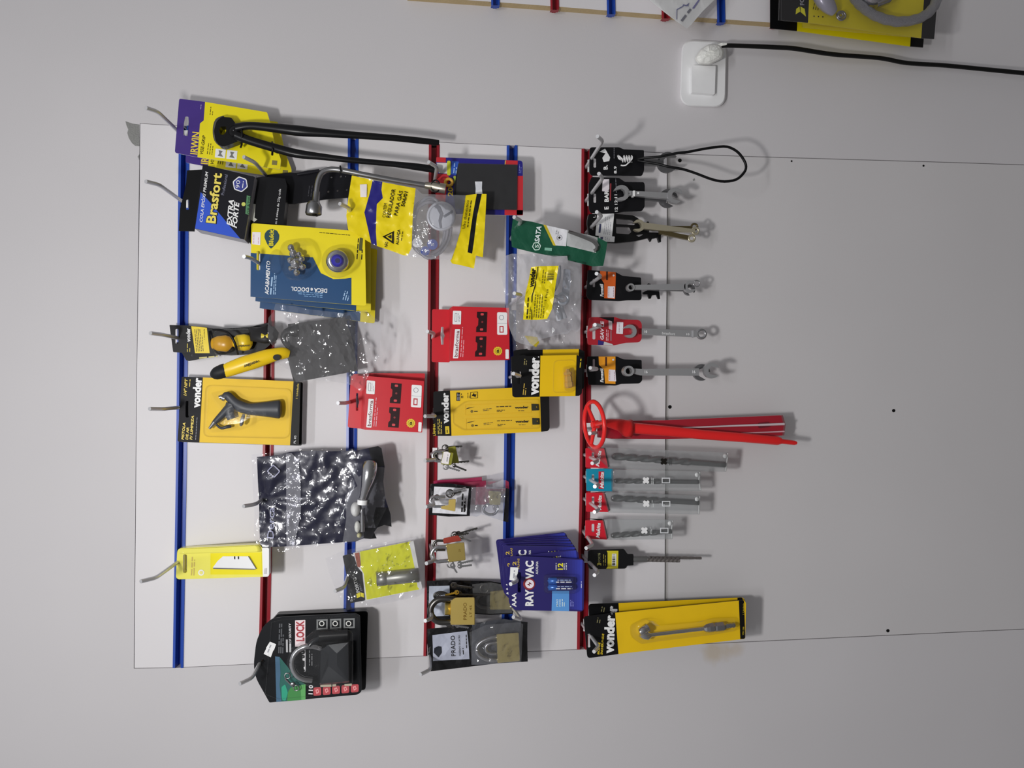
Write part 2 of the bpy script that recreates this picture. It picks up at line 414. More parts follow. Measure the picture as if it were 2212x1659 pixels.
def strip(left, right):
    """board strip between two border polylines running from top seam to bottom seam"""
    xs = (left[0][0]+right[0][0])/2
    top = [p for p in topseam if left[0][0] < p[0] < right[0][0]]
    bot = [p for p in botseam if left[-1][0] < p[0] < right[-1][0]]
    out = [(left[0][0], seam_y(topseam, left[0][0])+1.2)]+[(p[0], p[1]+1.2) for p in top]+[(right[0][0], seam_y(topseam, right[0][0])+1.2)]+right[1:-1]
    out += [(right[-1][0], seam_y(botseam, right[-1][0])-1.2)]+[(p[0], p[1]-1.2) for p in reversed(bot)]+[(left[-1][0], seam_y(botseam, left[-1][0])-1.2)]+list(reversed(left[1:-1]))
    pm.ext(0.0, out, BOARDM, 0.0, 0.014)
bords = [edgeL]
for g in GV: bords += [[(x-HW, y) for x, y in g], [(x+HW, y) for x, y in g]]
bords.append(edgeR)
for i in range(0, len(bords), 2): strip(bords[i], bords[i+1])
bd.part('panel', pm)
BLUEP = M((26,66,158), 0.34, name='blue_channel'); REDP = M((140,26,38), 0.34, name='red_channel')
def channel(T, g, m, base=0.0, deep=0.013, lip=11.5, lab=None, ends=True):
    c = MB(); prof = [(-lip, 0.0), (-lip, 0.0012), (-6.0, 0.0016), (-5.2, -deep), (5.2, -deep), (6.0, 0.0016), (lip, 0.0012), (lip, 0.0)]
    V = []; n = len(prof)
    for (x, y) in g:
        for (dx, h) in prof: 
            v = W(x+dx, y, base); v.y = -(base+h); V.append(v)
    F = []
    for j in range(len(g)-1):
        for k in range(n-1): F.append((j*n+k, j*n+k+1, (j+1)*n+k+1, (j+1)*n+k))
    c.add(V, F, m); return T.part('channel', c, lab)
for i, g in enumerate(GV):
    gg = list(g); gg[0] = (g[0][0], seam_y(topseam, g[0][0])+0.5); gg[-1] = (g[-1][0], seam_y(botseam, g[-1][0])-0.5)
    m = BLUEP if i in (0, 2, 4) else REDP
    if i == 5:   # red channel in two lengths
        channel(bd, [gg[0], (1265.6,640.5)], m, lab='red plastic channel'); channel(bd, [(1265.6,642.5), (1265,700)]+gg[2:], m, lab='red plastic channel')
    elif i == 3: channel(bd, [(g[0][0]-0.2, 312)]+gg[1:], m, lab='red plastic channel')
    else: channel(bd, gg, m, lab=('blue' if m is BLUEP else 'red')+' plastic channel')
# --- grey cover panel under the board
cp = None
o = MB(); o.ext(0.0, [(1449,332.5),(1500,334.5),(1640,339.5),(2052,351.5),(2700,373.5),(2700,1336.5),(2052,1365.5),(1640,1384.5),(1443,1393.5),(1444,1280),(1445,900),(1447.5,700),(1448.5,560)], PANELM, 0.0, 0.014)
HOLEM = M((14,14,14), 0.9)
for (x, y, r) in ((1468.5,346.5,4.2),(1447,879,4.0),(1930.5,887,3.6),(1918,1362.5,3.6),(1710,348,2.0),(1995,358,2.2)):
    o.poly(0.0, circ(x, y, r, 12), HOLEM, 0.0004)
struct('trim_1', o)
# --- upper slatted board whose side edge of raw fibreboard shows
ub = Thing('display_board', 'second slatted board at the top edge of the photo with a raw brown side edge', 'display board', W(1400,-200,0.0))
MDF = M((176,156,118), 0.85, name='raw_fibreboard', bump=0.3, var=0.12)
fe = [(880,-9),(1000,0),(1120,7.5),(1250,18),(1423,31.5),(1540,40),(1660,48.5),(1700,51)]
def fy(x): return seam_y(fe, x)
UG = [1070,1198,1320,1438,1557.5,1674]
xs = [880]+[v for g in UG for v in (g-6, g+6)]+[1700]
pm = MB(); TH = 0.012
for a, b in zip(xs[::2], xs[1::2]):
    out = [(a-12, -420), (b-8, -420), (b, fy(b)), (a, fy(a))]
    F = [W(p[0], p[1], TH) for p in out]; B = [v+Vector((0, TH, 0)) for v in F]
    pm.add(F, [(0,1,2,3)], BOARDM); pm.add(F+B, [(2,3,7,6),(0,1,5,4),(1,2,6,5),(0,3,7,4)], MDF)
for g in UG:   # fibreboard showing in the groove ends
    a, b = g-9, g+9; out = [(a-12, -420), (b-8, -420), (b, fy(b)), (a, fy(a))]
    F = [W(p[0], p[1], TH) for p in out]; F = [Vector((v.x, -0.004, v.z)) for v in F]; B = [Vector((v.x, 0, v.z)) for v in F]
    pm.add(F+B, [(0,1,2,3),(2,3,7,6)], MDF)
ub.part('panel', pm)
for k, g in enumerate(UG):
    m = BLUEP if k in (0, 2, 4) else REDP
    c = MB(); hw = 9 if k < 4 else 8.5
    prof = [(-hw, 0.0004), (-hw, 0.0016), (-5.0, 0.002), (-4.4, -0.007), (4.4, -0.007), (5.0, 0.002), (hw, 0.0016), (hw, 0.0004)]
    V = []; n = len(prof); ends = [(g-9, -420), (g, fy(g)+8.5)]
    for (x, y) in ends:
        for (dx, h) in prof:
            v = W(x+dx, y, TH); v.y = -(TH+h); V.append(v)
    # floor of the channel bends at the end of the board
    c.add(V, [(j, j+1, n+j+1, n+j) for j in range(n-1)], m)
    c.add([V[n+0]+Vector((0,0.006,0)), V[n+1], V[n+6], V[n+7]+Vector((0,0.006,0))], [(0,1,2,3)], m)
    ub.part('channel', c, ('blue' if m is BLUEP else 'red')+' plastic channel')
# ============================================================ hooks
HOOKS = {}
def hook(key, tip, bend, label, db=0.085, plate=True, gi=None, mat=None):
    gi = {'A':0,'B':1,'C':2,'D':3,'E':4,'F':5}[key[0]]
    B = W(bend[0], bend[1], db); T = W(tip[0], tip[1], db+0.016)
    # the rod leaves its groove straight behind the bend
    yy = CY
    for _ in range(6):
        g = W(gx(gi, yy), yy, 0.0); 
        yy += (g.x-B.x)/mpp(1000, 800, 0)
    base = W(gx(gi, yy), yy, 0.0)
    HOOKS[key] = (base, B, db)
    t = Thing('display_hook', label, 'hook', base, 'wire display hooks on the slatted board')
    r = 0.0022; P = [(base+Vector((0, 0.006, 0)), r), (base.lerp(B, 0.5), r)]
    u = (B-base).normalized(); v = (T-B).normalized()
    for k in range(5):
        s = k/4; a = B-u*0.008; c = B+v*0.006; q = a*(1-s)**2+B*2*s*(1-s)+c*s*s; P.append((q, r))
    P.append((T, r))
    m = MB(); m.tubew(P, ZINC, 10); t.part('rod', m)
    if plate:
        c = MB(); q = [W(gx(gi, yy)+dx, yy+dy, 0.0) for dx, dy in ((1,-13),(11,-13),(11,13),(1,13))]
        for e in q: e.y = -0.0035
        bq = [Vector((e.x, -0.0019, e.z)) for e in q]
        c.add(q+bq, [(0,1,2,3),(4,7,6,5),(0,4,5,1),(1,5,6,2),(2,6,7,3),(3,7,4,0)], ZINCW)
        t.part('back_plate', c)
    return t
def on_hook(key, d):
    b, B, db = HOOKS[key]; return b+(B-b)*(d/db)
H = hook
H('A1',(315,233),(340,241),'hook at the upper corner of the board holding the purple and yellow pincers card',.086)
H('A2',(315,392),(343.5,399),'hook holding the black and blue glue box',.080)
H('A3',(325,719.6),(348,722.5),'hook holding the black card with the small yellow tool',.075)
H('A4',(323,883),(351,883.5),'hook holding the yellow air gun card',.082)
H('A5',(304,1256),(337,1248),'long hook holding the yellow blade case',.086)
H('B1',(526.5,339),(551,351),'hook rising between the pincers card and the glue box',.072)
H('B2',(527,554),(542,557.6),'hook holding the yellow and blue faucet handle card',.085)
H('B4',(526,1093.6),(552,1089),'hook gathering the top of the navy blue bag',.066)
H('B5',(518,1477),(544,1464.7),'hook holding the black alarm padlock card',.075)
H('C1',(734,440),(754,449),'hook piercing the yellow gas regulator bag',.075)
H('C2',(730,870.6),(745,870.5),'hook holding the red box beside the air gun card',.085)
H('C3',(723.7,1276.7),(743,1269),'hook holding the bag with the lime yellow card',.075)
H('D1',(926,350),(944,361),'hook holding the wheel wrench and the blue and red patch card',.085)
H('D2',(923,716),(937,720),'hook holding the red box next to the crumpled clear bag',.085)
H('D3',(918,899),(939.7,898.8),'hook holding the long yellow saw blade card',.085)
H('D4',(918,995),(939,993),'hook holding the small padlock with the white price tag',.085)
H('D5',(919.5,1094.7),(937,1091),'hook holding the small brass padlock before a black and white packet',.085)
H('D6',(921,1217),(938,1210.5),'hook holding the lone brass padlock with two bunches of keys',.085)
H('D7',(918.5,1341),(932.7,1335.5),'hook holding the large engraved brass padlock',.085)
H('D8',(908,1457),(929,1446.7),'hook at the lower corner holding the grey labelled padlock packet',.085)
H('E1',(1110.6,469),(1126,476.7),'hook holding the dark green packet',.105)
H('E2',(1111,633.7),(1126,637),'hook inside the clear bag with the yellow label',.10)
H('E3',(1109,807),(1124,812),'hook holding the short black and yellow card with the brass fitting',.10)
H('E4',(1103,1261.6),(1117.5,1255.5),'hook holding the fan of indigo battery cards',.105)
H('E5',(1109,1333),(1126,1339),'bare hook under the battery cards with nothing on it',.085)
H('F1',(1290.6,294.4),(1302,304),'hook holding the card with the spring and black loop',.104)
H('F2',(1293.7,375),(1302,385),'hook holding the black card with the wide open end wrenches',.105)
H('F3',(1289,458),(1299.7,466),'hook holding the black frame with the golden wrenches',.100)
H('F4',(1288.5,591),(1298,597),'hook holding the black and dark orange wrench card',.096)
H('F5',(1285,701.6),(1298,704),'hook holding the red wrench card',.096)
H('F6',(1275,794.7),(1290.6,797),'hook holding the black and light orange wrench card',.085)
H('F7',(1274,936),(1288,935),'hook holding the red wheel tool',.09)
H('F8',(1279,1000.8),(1292,995.6),'hook holding the longest drill bit sleeve',.085)
H('F9',(1284.8,1051),(1293.7,1047.7),'hook holding the drill bit sleeve with the teal header',.088)
H('F10',(1284,1106),(1294.5,1101),'hook holding the red drill bit sleeve beside the teal one',.089)
H('F11',(1266,1184),(1280,1177),'hook holding the shortest drill bit sleeve',.086)
H('F12',(1284,1242.5),(1292.4,1235),'hook holding the black plastic drill holder',.086)
H('F13',(1283,1407.6),(1293,1396.8),'hook holding the pair of long black and yellow cards',.087)
# ============================================================ socket, plug, cord
sk = Thing('wall_socket', 'white oblong wall socket plate with a square switch, below the upper board', 'socket', W(1520,160,0.0))
PLAST = M((222,222,226), 0.35, name='socket_plastic')
pl = MB(); q = rr([(1473,85),(1570,90),(1567,232.5),(1468,229)], 27, 6)
pl.loft(0.0, q, [(1.0,0.0),(1.0,0.005),(0.985,0.0075),(0.955,0.0088)], PLAST)
sk.part('cover_plate', pl)
rk = MB(); rk.ext(0.0, rr([(1494.6,141),(1546,142),(1544,203.5),(1494.6,199.4)],2), PLAST, 0.0155, 0.008); sk.part('rocker', rk)
pg = Thing('power_plug', 'lumpy white taped plug pushed into the upper half of the wall socket', 'plug', W(1535,115,0.01))
TAPE = M((226,224,218), 0.6, name='white_tape', bump=0.5, bscale=260)
b = MB()
hull = [(1502,126),(1510,138),(1533,139),(1560,125),(1563,110),(1554,98),(1541,96),(1530,97),(1514,107)]
b.loft(lambda x, y: 0.012+0.0016*noise.noise(Vector((x/5., y/5., 3))), rr(hull,4,2), [(1.0,0.0),(1.06,0.008),(1.04,0.018),(0.93,0.024),(0.7,0.027),(0.35,0.029)], TAPE, smooth=False)
pg.part('body', b)
b = MB(); b.tube([(1552,100,.026,5),(1560,96,.028,3.6),(1569,96,.028,3.2)], TAPE, 8, smooth=False); pg.part('neck', b)
cd = MB()
cd.tube([(1550,101,.026,3),(1568,98.5,.027,4.2),(1600,99,.028,4.4),(1680,102.5,.03,4.6),(1719.6,105.4,.03,4.6),(1799,117.4,.026,4.4),(1898.6,125.3,.022,4.2),(1958,136,.020,4.2),(2038,141.2,.018,4.2),(2120,149,.02,4.2),(2212,158,.025,4.3),(2420,178,.03,4.3)], M((20,20,20),0.4), 10, fine=6)
pg.part('cord', cd, 'thin black cord')
# ============================================================ goods, upper left
PURP = M((62,40,120), 0.35); 
def irwin_card(dx, dy, S, label, front):
    o = lambda L: [(x+dx, y+dy) for x, y in L]
    t = Thing('pincers_card' if front else 'tool_card', label, 'carded tool', W(400+dx, 290+dy, S), None)
    c = MB()
    out = rr(o([(387,213),(443,220),(577,242.5),(583,262),(593,308),(607,345),(605,366),(427,339.5),(377.5,330)]), [4,1,3,2,2,4,1,1,5])
    pur = o([(440,219.6),(438.5,259),(432,266.6),(426,339)])
    hole = rr(o([(396,292),(397,266),(400,252),(407,252),(408,268),(406,294)]), 2)
    pp = rr(o([(387,213),(443,220),(440,260),(432,266.6),(426.5,339.5),(377.5,330)]), [4,0,0,0,0,5])
    c.ext(S, pp, PURP, 0, .001, holes=[hole], side=WHITE)
    c.ext(S, rr(o([(443,220),(577,242.5),(583,262),(593,308),(607,345),(605,366),(426.5,339.5),(432,266.6),(440,260)]),[0,3,2,2,4,1,1,0,0]), M((238,208,14),0.38), 0, .001, side=WHITE)
    c.text(S, 'IRWIN', o([(426,334)])[0], o([(431,286)])[0], 16, M((240,196,60),0.4), .0004, .02)
    c.text(S, 'VISE-GRIP', o([(438,334)])[0], o([(444,293)])[0], 7, INK, .0004, .01, .2)
    c.fine(S, o([(447,333)])[0], o([(450,309)])[0], 1.2, INK, rows=3, gap=5)
    for k in (0, 1):
        q = o([(466+25*k,321+3*k),(488+25*k,323+3*k),(486+25*k,342+3*k),(464+25*k,340+3*k)]); c.poly(S, q, WHITE, .0003)
        c.poly(S, [bil(q,u,v) for u, v in ((.3,.15),(.7,.2),(.55,.5),(.8,.85),(.25,.8),(.4,.5))], M((110,110,108),.5), .0005)
    c.poly(S, o([(588,346),(599,347),(598,357),(587,356)]), M((120,112,60),.5), .0003)
    c.fine(S, o([(453,248)])[0], o([(455,230)])[0], 1.1, INK, rows=2, gap=5); c.fine(S, o([(433,236)])[0], o([(434,226)])[0], 1, M((190,180,210),.5))
    t.part('card', c); return t
irwin_card(23, 21, 0.014, 'purple and yellow card half hidden behind the card with the pincers', False)
t = irwin_card(0, 0, 0.034, 'purple and yellow hang card with long black pincers tied on it', True)
BK = M((24,24,26), 0.30, name='black_oxide', alb=0.8)
c = MB(); d = .046
head = rr([(479,252),(468,262),(462,282),(465,303),(473,314),(483,317),(500,311),(517,304),(520,270),(509,267),(500,254)], 4)
c.ext(d, head, BK, .004, .012, holes=[rr([(473,282),(477,273),(489,273),(488,286),(483,291),(476,291)],2)])
c.loft(d+.004, circ(506,284,13,18), [(1,0),(.9,.003),(.5,.0045)], BK)
t.part('jaws', c)
c = MB(); c.tube([(484,252.5,.045,3),(470,260,.047,5),(465,280,.047,5.5),(468,302,.047,5.5),(478,315,.045,3)], M((88,86,82),.4,.6), 8, flat=.7, fine=3); t.part('jaw_edge', c, 'grey bare metal biting edge')
c = MB(); c.tube([(510,276,.052,10),(535,272,.054,9),(570,274,.056,9.5),(640,282,.058,12),(700,287,.058,9.5),(760,291.5,.057,8),(850,298,.054,7),(910,304,.05,7),(948,308,.047,6)], BK, 12, flat=.8, fine=4); t.part('handle', c, 'long black handle, outer one')
c = MB(); c.tube([(510,292,.052,11),(538,303,.054,10),(588,318,.056,10),(640,331.5,.057,10),(700,339,.057,7.5),(760,346,.056,6.5),(850,354.5,.053,6.5),(905,361,.05,8),(945,367,.047,8)], BK, 12, flat=.8, fine=4); t.part('handle', c, 'long black handle, inner one')
c = MB(); c.tube([(521,268,.05,2.2),(523,290,.06,2.2),(522,313,.05,2.4),(520,318,.044,2.5)], NEARBLACK, 8); t.part('cable_tie', c); c = MB(); c.tube([(588,307,.05,2.2),(589,322,.062,2.2),(588,334,.048,2.6)], NEARBLACK, 8); t.part('cable_tie', c)
c = MB(); c.ball(504.5, 282, .0535, 2.2, CHROME); t.part('rivet', c)
# --- glue box
t = Thing('glue_box', 'black and blue glue box with large yellow lettering hanging from a black tab', 'box', W(407,434,.03))
S = .060
c = MB(); c.ext(.052, [(404,368),(437,366),(431,410),(420,500),(386,499),(389,450),(398,415),(402,395)], M((20,20,22),.3), 0, .001, holes=[slot(405,442,3.2,11)]); t.part('hang_tab', c)
c = MB(); face = [(438,355),(550.4,382),(527.6,517.5),(421,494)]
c.ext(S, face, M((32,32,38),.3), 0, .026, side=M((150,150,158),.5))
BLU = M((44,80,190),.32)
c.poly(S, [(433.5,415),(421.3,493.6),(519,515.5),(452,435)], BLU, .0002)
c.text(S, 'COLA EPÓXI PREMIUM', (437,480), (450,371), 6.5, WHITE, .0005, .012, .2)
GY = M((222,204,92),.4)
c.text(S, 'Brasfort', (466,484), (480,374), 22, M((30,28,10),.5), .0004, .06); c.text(S, 'Brasfort', (465,483), (479,375), 21, GY, .0007, .025)
c.text(S, 'Professional', (484,422), (492,378), 7, M((120,122,140),.5), .0004)
c.text(S, 'EXTRA', (500,488), (505,432), 11, WHITE, .0004, .03, .25); c.text(S, 'FORTE', (511,493), (517,436), 11, WHITE, .0004, .03, .25)
def hexa(x, y, r, a0=0): return [(x+r*math.cos(math.radians(a0+60*i)), y+r*math.sin(math.radians(a0+60*i))) for i in range(6)]
c.poly(S, rr(hexa(519,398,17.5,90-10),3), WHITE, .0003); c.poly(S, rr(hexa(519,398,15,80),3), M((48,56,130),.4), .0005)
c.text(S, '90', (517,407), (519,390), 9, WHITE, .0007); c.fine(S, (523,406), (525,391), 1.6, WHITE, .0007, rows=1)
c.poly(S, [(533,422),(541,424),(537,464),(530,462)], M((70,120,80),.5), .0003); c.text(S, 'GRÁTIS', (539,462), (542,426), 6, M((30,40,30),.5), .0005)
c.poly(S, circ(526,441,4.5,10), M((186,190,90),.5), .0004)
t.part('carton', c)
t = Thing('glue_box', 'plain black carton with a torn white flap, right behind the blue and black glue box', 'box', W(560,400,.03))
c = MB(); c.ext(.044, [(546,380),(552,384),(568,381),(616,386),(620,402),(612,486),(608,530),(538,524)], M((24,24,27),.35), 0, .022)
c.poly(.044, [(541,439),(552,441),(549,478),(539,474)], M((206,206,196),.5), .0004); c.poly(.044, [(549,470),(556,474),(548,480)], M((206,206,196),.5), .0004)
c.poly(.044, [(551,412),(552.5,380),(554,380),(552.6,412)], M((90,90,95),.5), .0004)
c.text(.044, 'm 6 caixas de 23g cada', (598,484), (607,408), 5, WHITE, .0004)
t.part('carton', c)
# --- black strip
t = Thing('punched_strip', 'black plate punched with small holes, behind the bent chrome wheel wrench', 'plate', W(582,386,.02))
holes = [circ(x, y, r, 8) for x, y, r in ((716,383,2.2),(736,381,2.4),(746,381,1.5),(709,414,2.5),(729,412,2.3),(749,410,2.3))]
c = MB(); c.ext(.022, rr([(572,378),(626,373),(640,373.5),(690,368),(700,364),(756,374),(762,426),(700,431),(640,440),(572,440)],1), M((28,28,33),.3), 0, .002, holes=holes); 
c.fine(.022, (665,424), (668,400), 1.4, M((60,60,66),.4), rows=3, gap=6); t.part('plate', c)
c = MB(); c.tube([(690,368,.023,3),(665,372,.025,4),(642,376,.025,3)], M((40,40,46),.3), 8, flat=.4); t.part('raised_rib', c)
# --- wheel wrench
t = Thing('wheel_wrench', 'bent chrome wheel wrench with a socket on its short arm', 'wrench', W(944,397,.055))
c = MB(); d = .062
c.tube([(683,424,d,5.6),(684,408,d,5.8),(687,392,d,6),(693,377,d,6),(704,368.5,d,6),(720,366,d,6),(745,369,d,6),(790,378,.061,6),(860,391,.058,6),(935,403,.055,6)], STEEL, 14, fine=5); t.part('shaft', c)
c = MB(); c.tube([(684,414,d,7.5),(682,436,d,8.5),(681,438,d,13),(679,444,d,17),(677,461,d,18),(677,464,d,16)], STEEL, 20); c.tube([(677.2,463.8,d,11),(677,464.6,d,11)], NEARBLACK, 6); t.part('socket', c)
c = MB(); c.tube([(918,400,.056,7),(930,402,.056,8),(934,403,.056,11),(962,408,.056,11)], M((170,164,150),.35,.9,'dull_nickel',alb=1.0), 14); t.part('end_fitting', c)
c = MB(); c.tube([(735,359,.06,2),(736,368,.070,2),(734,380,.06,2)], BLACK, 6); t.part('cable_tie', c); c = MB(); c.ring(941,402,.06,9,1.6,BLACK,ry=13); t.part('cable_tie', c)
# --- patch card
t = Thing('patch_card', 'blue and red hang card with a dark square sheet behind film', 'carded part', W(945,397,.03))
S = .036; BB = M((34,30,120),.35); RR = M((190,42,50),.38)
c = MB(); c.ext(S, rr([(942.5,339.5),(1129,347),(1130,465),(940,462)], [2,7,5,2]), BB, 0, .0012, side=WHITE, holes=[rr([(952,372),(958,372),(960,392),(953,395)],2)] if 0 else ())
for q in ([(942.5,339.5),(963,340.5),(963,351),(942.5,350)], [(1092,346),(1118.5,347),(1118,357),(1091,356)], [(1117.5,380),(1130,380),(1129.5,464),(1116,464)], [(1090,453),(1129.5,454),(1129,465),(1090,464.5)], [(942,375),(965,376),(973,386),(965,400),(960,461),(940,461)]):
    c.poly(S, q, RR, .0003)
c.poly(S, [(943,351.5),(966,352),(966,375),(948,374)], M((204,202,200),.5), .0004)
c.poly(S, slot(969.5,363,3.8,16), M((190,196,44),.4), .0005); c.poly(S, rr([(979,381),(984,379),(989,407),(984,409)],2), M((160,176,60),.4), .0005)
c.poly(S, [(976,348),(991,349),(989,379),(974,376)], M((40,80,170),.4), .0004); c.fine(S, (979,374), (981,352), 2.2, M((150,180,230),.5), rows=2, gap=5, h=.0006)
c.fine(S, (1121,374), (1122,355), 1.2, M((120,130,200),.5), rows=2, gap=3.4); c.poly(S, [(1091,346.5),(1093,346.6),(1092,356.4),(1090,356.3)], M((210,170,80),.5), .0004)
c.text(S, '20', (978,424), (978,404), 11, M((226,190,40),.4), .0006, .03)
t.part('card', c)
c = MB(); c.ext(S, [(990,353),(1117,356),(1116,453),(984,450),(980,410)], M((34,34,36),.35), .003, .003); t.part('rubber_sheet', c)
c = MB(); c.sheet(crumple(S+.0045,.0012,30,3), [(989,352),(1118,355),(1117,454),(983,451)], film((.95,.95,.96),.03,.6,'smooth_film',.12,.4), cell=9, smooth=True); t.part('film_window', c)
c = MB(); c.ring(969.5,394,S+.004,7.5,3.4,M((196,150,50),.4)); t.part('valve_ring', c)
c = MB(); c.poly(S, rr([(1026,392),(1041.5,392),(1041,407),(1042.5,421),(1027,421),(1027.5,407)],1), M((212,214,218),.5), .0052); t.part('price_sticker', c)
# --- gas regulator bag
t = Thing('regulator_bag', 'yellow printed bag whose clear window shows a round grey gas regulator', 'bag', W(766,465,.06))
S = crumple(.062, .0020, 24, 4, [(953,467,45,45,.014),(930,500,60,60,.004)])
Sb = lambda x, y: S(x, y)
YB = M((226,200,10),.22,coat=.6); NB = M((30,26,112),.22,coat=.6)
zone_y1 = [(740,370),(806,386),(800,420),(787,459),(788,490),(802,528),(740,500)]
stripe = [(805,389),(826,393),(824,410),(827,428),(814,441),(813,460),(812,500),(814,531),(802,526),(787,459),(798,420)]
body_y = [(826,393),(898,406),(893,450),(890,490),(889,536),(872,552),(813,532),(812,460),(814,441),(827,428)]
win = [(898,406),(912,419),(1006,422),(1000,460),(994,500),(984,535),(975,561),(930,560),(880,553),(889,536),(892,460)]
right_y = [(1003,420),(1053,418),(1045,560),(1026,584),(974,572),(984,535),(994,500)]
band = [(1030,418),(1041,418),(1030,470),(1024,520),(1020,548),(1010,545),(1016,500),(1022,460)]
outl = [(760,379),(830,394),(898.6,407),(910,419),(960,421),(1007,422),(1030,418.5),(1051,419),(1048,480),(1043,556),(1028,552),(1024,580),(1000,574),(976,569),(972,560),(930,557),(871.5,551.5),(840,540),(814,531.5),(802,525.6),(751.7,496),(748,466),(752,430)]
c = MB(); c.sheet(S, outl, YB, cell=6, zones=[(stripe,NB),(win,None),(band,M((30,30,34),.25))], seed=3, smooth=True)
c.text(S, 'CONTÉM', (832,470), (836,440), 7, INK, .0014, 0); c.text(S, 'REGULADOR', (842,471), (854,409), 8.5, INK, .0016, .015)
c.text(S, 'PARA GÁS', (858,466), (870,413), 8.5, INK, .0016, .01); c.text(S, '506/01', (873,447), (881,415), 8, INK, .0014, .02)
tri = [(826,511),(851,499),(850,527)]; c.poly(S, tri, INK, .0012, holes=[[(832,511),(847,503.5),(846.5,521)]]); c.poly(S, [(836,511),(845,507),(844.5,516)], INK, .0012)
c.text(S, 'ALIANÇA', (860,529), (864,496), 6, INK, .0014, .02); c.text(S, 'Uso doméstico', (1004,494), (1013,433), 6.5, INK, .0016)
c.fine(S, (1009,491), (1017,433), 1.6, INK, .0014); c.fine(S, (866,520), (869,500), 1.2, INK, .0014)
c.text(S, 'NÃO', (836,534), (838,523), 6, INK, .0014, .02)
c.poly(S, rr([(777.5,398.5),(792.5,398),(792,426),(778.5,426)],1), M((224,214,212),.5), .0014)
t.part('printed_film', c)
c = MB(); c.sheet(lambda x,y: S(x,y)+.001, win, film((.95,.95,.97),.16,1.6,'bag_window',.07,.9), cell=5, seed=8, smooth=True); t.part('window_film', c)
GM = M((196,198,204),.38,.25,'cast_zinc')
c = MB(); c.loft(.052, circ(953.5,467,32,40), [(1,-.012),(1,.008),(.97,.011),(.86,.0115),(.82,.0095)], GM)
c.ext(.062, [(940,440),(950,446),(957,462),(952,478),(954,492),(950,492),(947,476),(950,463),(944,451),(935,444)], M((120,122,130),.4,.5), .001, .002)
c.ext(.062, [(957,466),(980,452),(982,456),(960,470)], M((120,122,130),.4,.5), .001, .002); t.part('regulator', c)
c = MB()
for (rx, ry, dd) in ((46,62,0),(39,55,.004),(33,66,.002)): c.ring(928,492,.050+dd,rx,3.6,film((.72,.72,.76),.30,.8,'milky_hose',.2,.1),ry=ry,n=30)
t.part('hose', c)
c = MB()
for x, y, r, s_, m in ((934,528,11.5,'5',M((44,66,150),.4)),(918.5,542,10,'4',M((70,84,150),.4)),(901,524,10.5,'2',M((204,204,206),.4))):
    c.poly(.064, circ(x, y, r, 20), m, .0012); c.text(.064, s_, (x+3.5,y+4), (x+4,y-3), 7, WHITE if s_ != '2' else GRAYTXT, .0018)
t.part('sticker', c)
# --- faucet handle cards (three on one hook)
BLUE2 = M((24,66,108),.32); YL2 = M((222,204,20),.35)
def blukit(dx, dy, S, label, full, rot=0):
    def R(L):
        a = math.radians(rot); out = []
        for x, y in L:
            u, v = x-562, y-560; out.append((562+u*math.cos(a)-v*math.sin(a)+dx, 560+u*math.sin(a)+v*math.cos(a)+dy))
        return out
    t = Thing('faucet_handle_card', label, 'carded part', W(*R([(560,565)])[0], S))
    c = MB(); out = rr(R([(543,482),(788,500),(791,661),(541,641)]), 5); hole = slot(558,563,4,21) if full else slot(556,562,9,27)
    hole = R(hole)
    c.ext(S, out, YL2, 0, .001, holes=[hole], side=INK)
    blue = R([(541.6,546),(550.5,547),(565,548),(676,556),(693,590),(720,603),(745,602),(759,600),(759,658),(541,641)])
    # the hole shows through the blue print as well
    c.poly(S, R([(541.6,618),(580,618),(580,551),(676,556),(693,590),(720,603),(745,602),(759,600),(759,658),(541,641)]), BLUE2, .0003) if not full else c.poly(S, blue, BLUE2, .0003, holes=[R([(554.2,547.6),(562,548.1),(562,582),(558,584),(554.2,582)])])
    if full:
        c.poly(S, R(rr([(545,501),(563,501.5),(562,529.5),(544.6,527.5)],1)), PRICE, .0004); c.fine(S, R([(547.5,526)])[0], R([(548,505)])[0], 1, M((190,130,140),.5), .0006, rows=2, gap=10)
        pin = circ(587,511,16,20,ry=15); pin = [p for p in pin if p[1] < 520]+[(594,523),(588,535),(584,538),(578,528)]
        pin = [(571,513),(572,504),(578,497),(588,494.5),(598,498),(603.5,508),(602,519),(594,529),(585,538),(577,527)]
        c.poly(S, R(rr(pin,3)), M((22,60,70),.4), .0004); c.text(S, 'Blukit', R([(590,531)])[0], R([(591.5,496)])[0], 10, YL2, .0007, .02)
        c.text(S, 'ACABAMENTO', R([(580,636.5)])[0], R([(584,564)])[0], 8.5, WHITE, .0006, .02, .15); c.fine(S, R([(583,636)])[0], R([(586.5,598)])[0], 3, M((150,180,210),.5), .0005); c.fine(S, R([(590,636)])[0], R([(592.5,590)])[0], 1.6, M((150,180,210),.5), .0005, rows=2, gap=3.5)
        c.text(S, 'DECA e DOCOL', R([(707,624)])[0], R([(629,619.5)])[0], 9, WHITE, .0006, .025); c.fine(S, R([(697,635)])[0], R([(642,631)])[0], 1.6, M((110,150,190),.5), .0005, rows=3, gap=-4)
        c.fine(S, R([(740,647)])[0], R([(745,628)])[0], 2, M((150,180,210),.5), .0005, rows=3, gap=5); c.fine(S, R([(770,560)])[0], R([(773,515)])[0], 2, INK, .0005, rows=2, gap=10, seed=4)
        c.poly(S, R([(777,513),(784,514),(782,542),(775,541)]), M((70,74,30),.5), .0004); c.fine(S, R([(690,501.5)])[0], R([(756,507.5)])[0], 1.2, INK, .0005)
    t.part('card', c); return t, R
blukit(24, 26, .014, 'rearmost of the yellow and blue faucet handle cards, its yellow edge sticking out furthest down', False, 3)
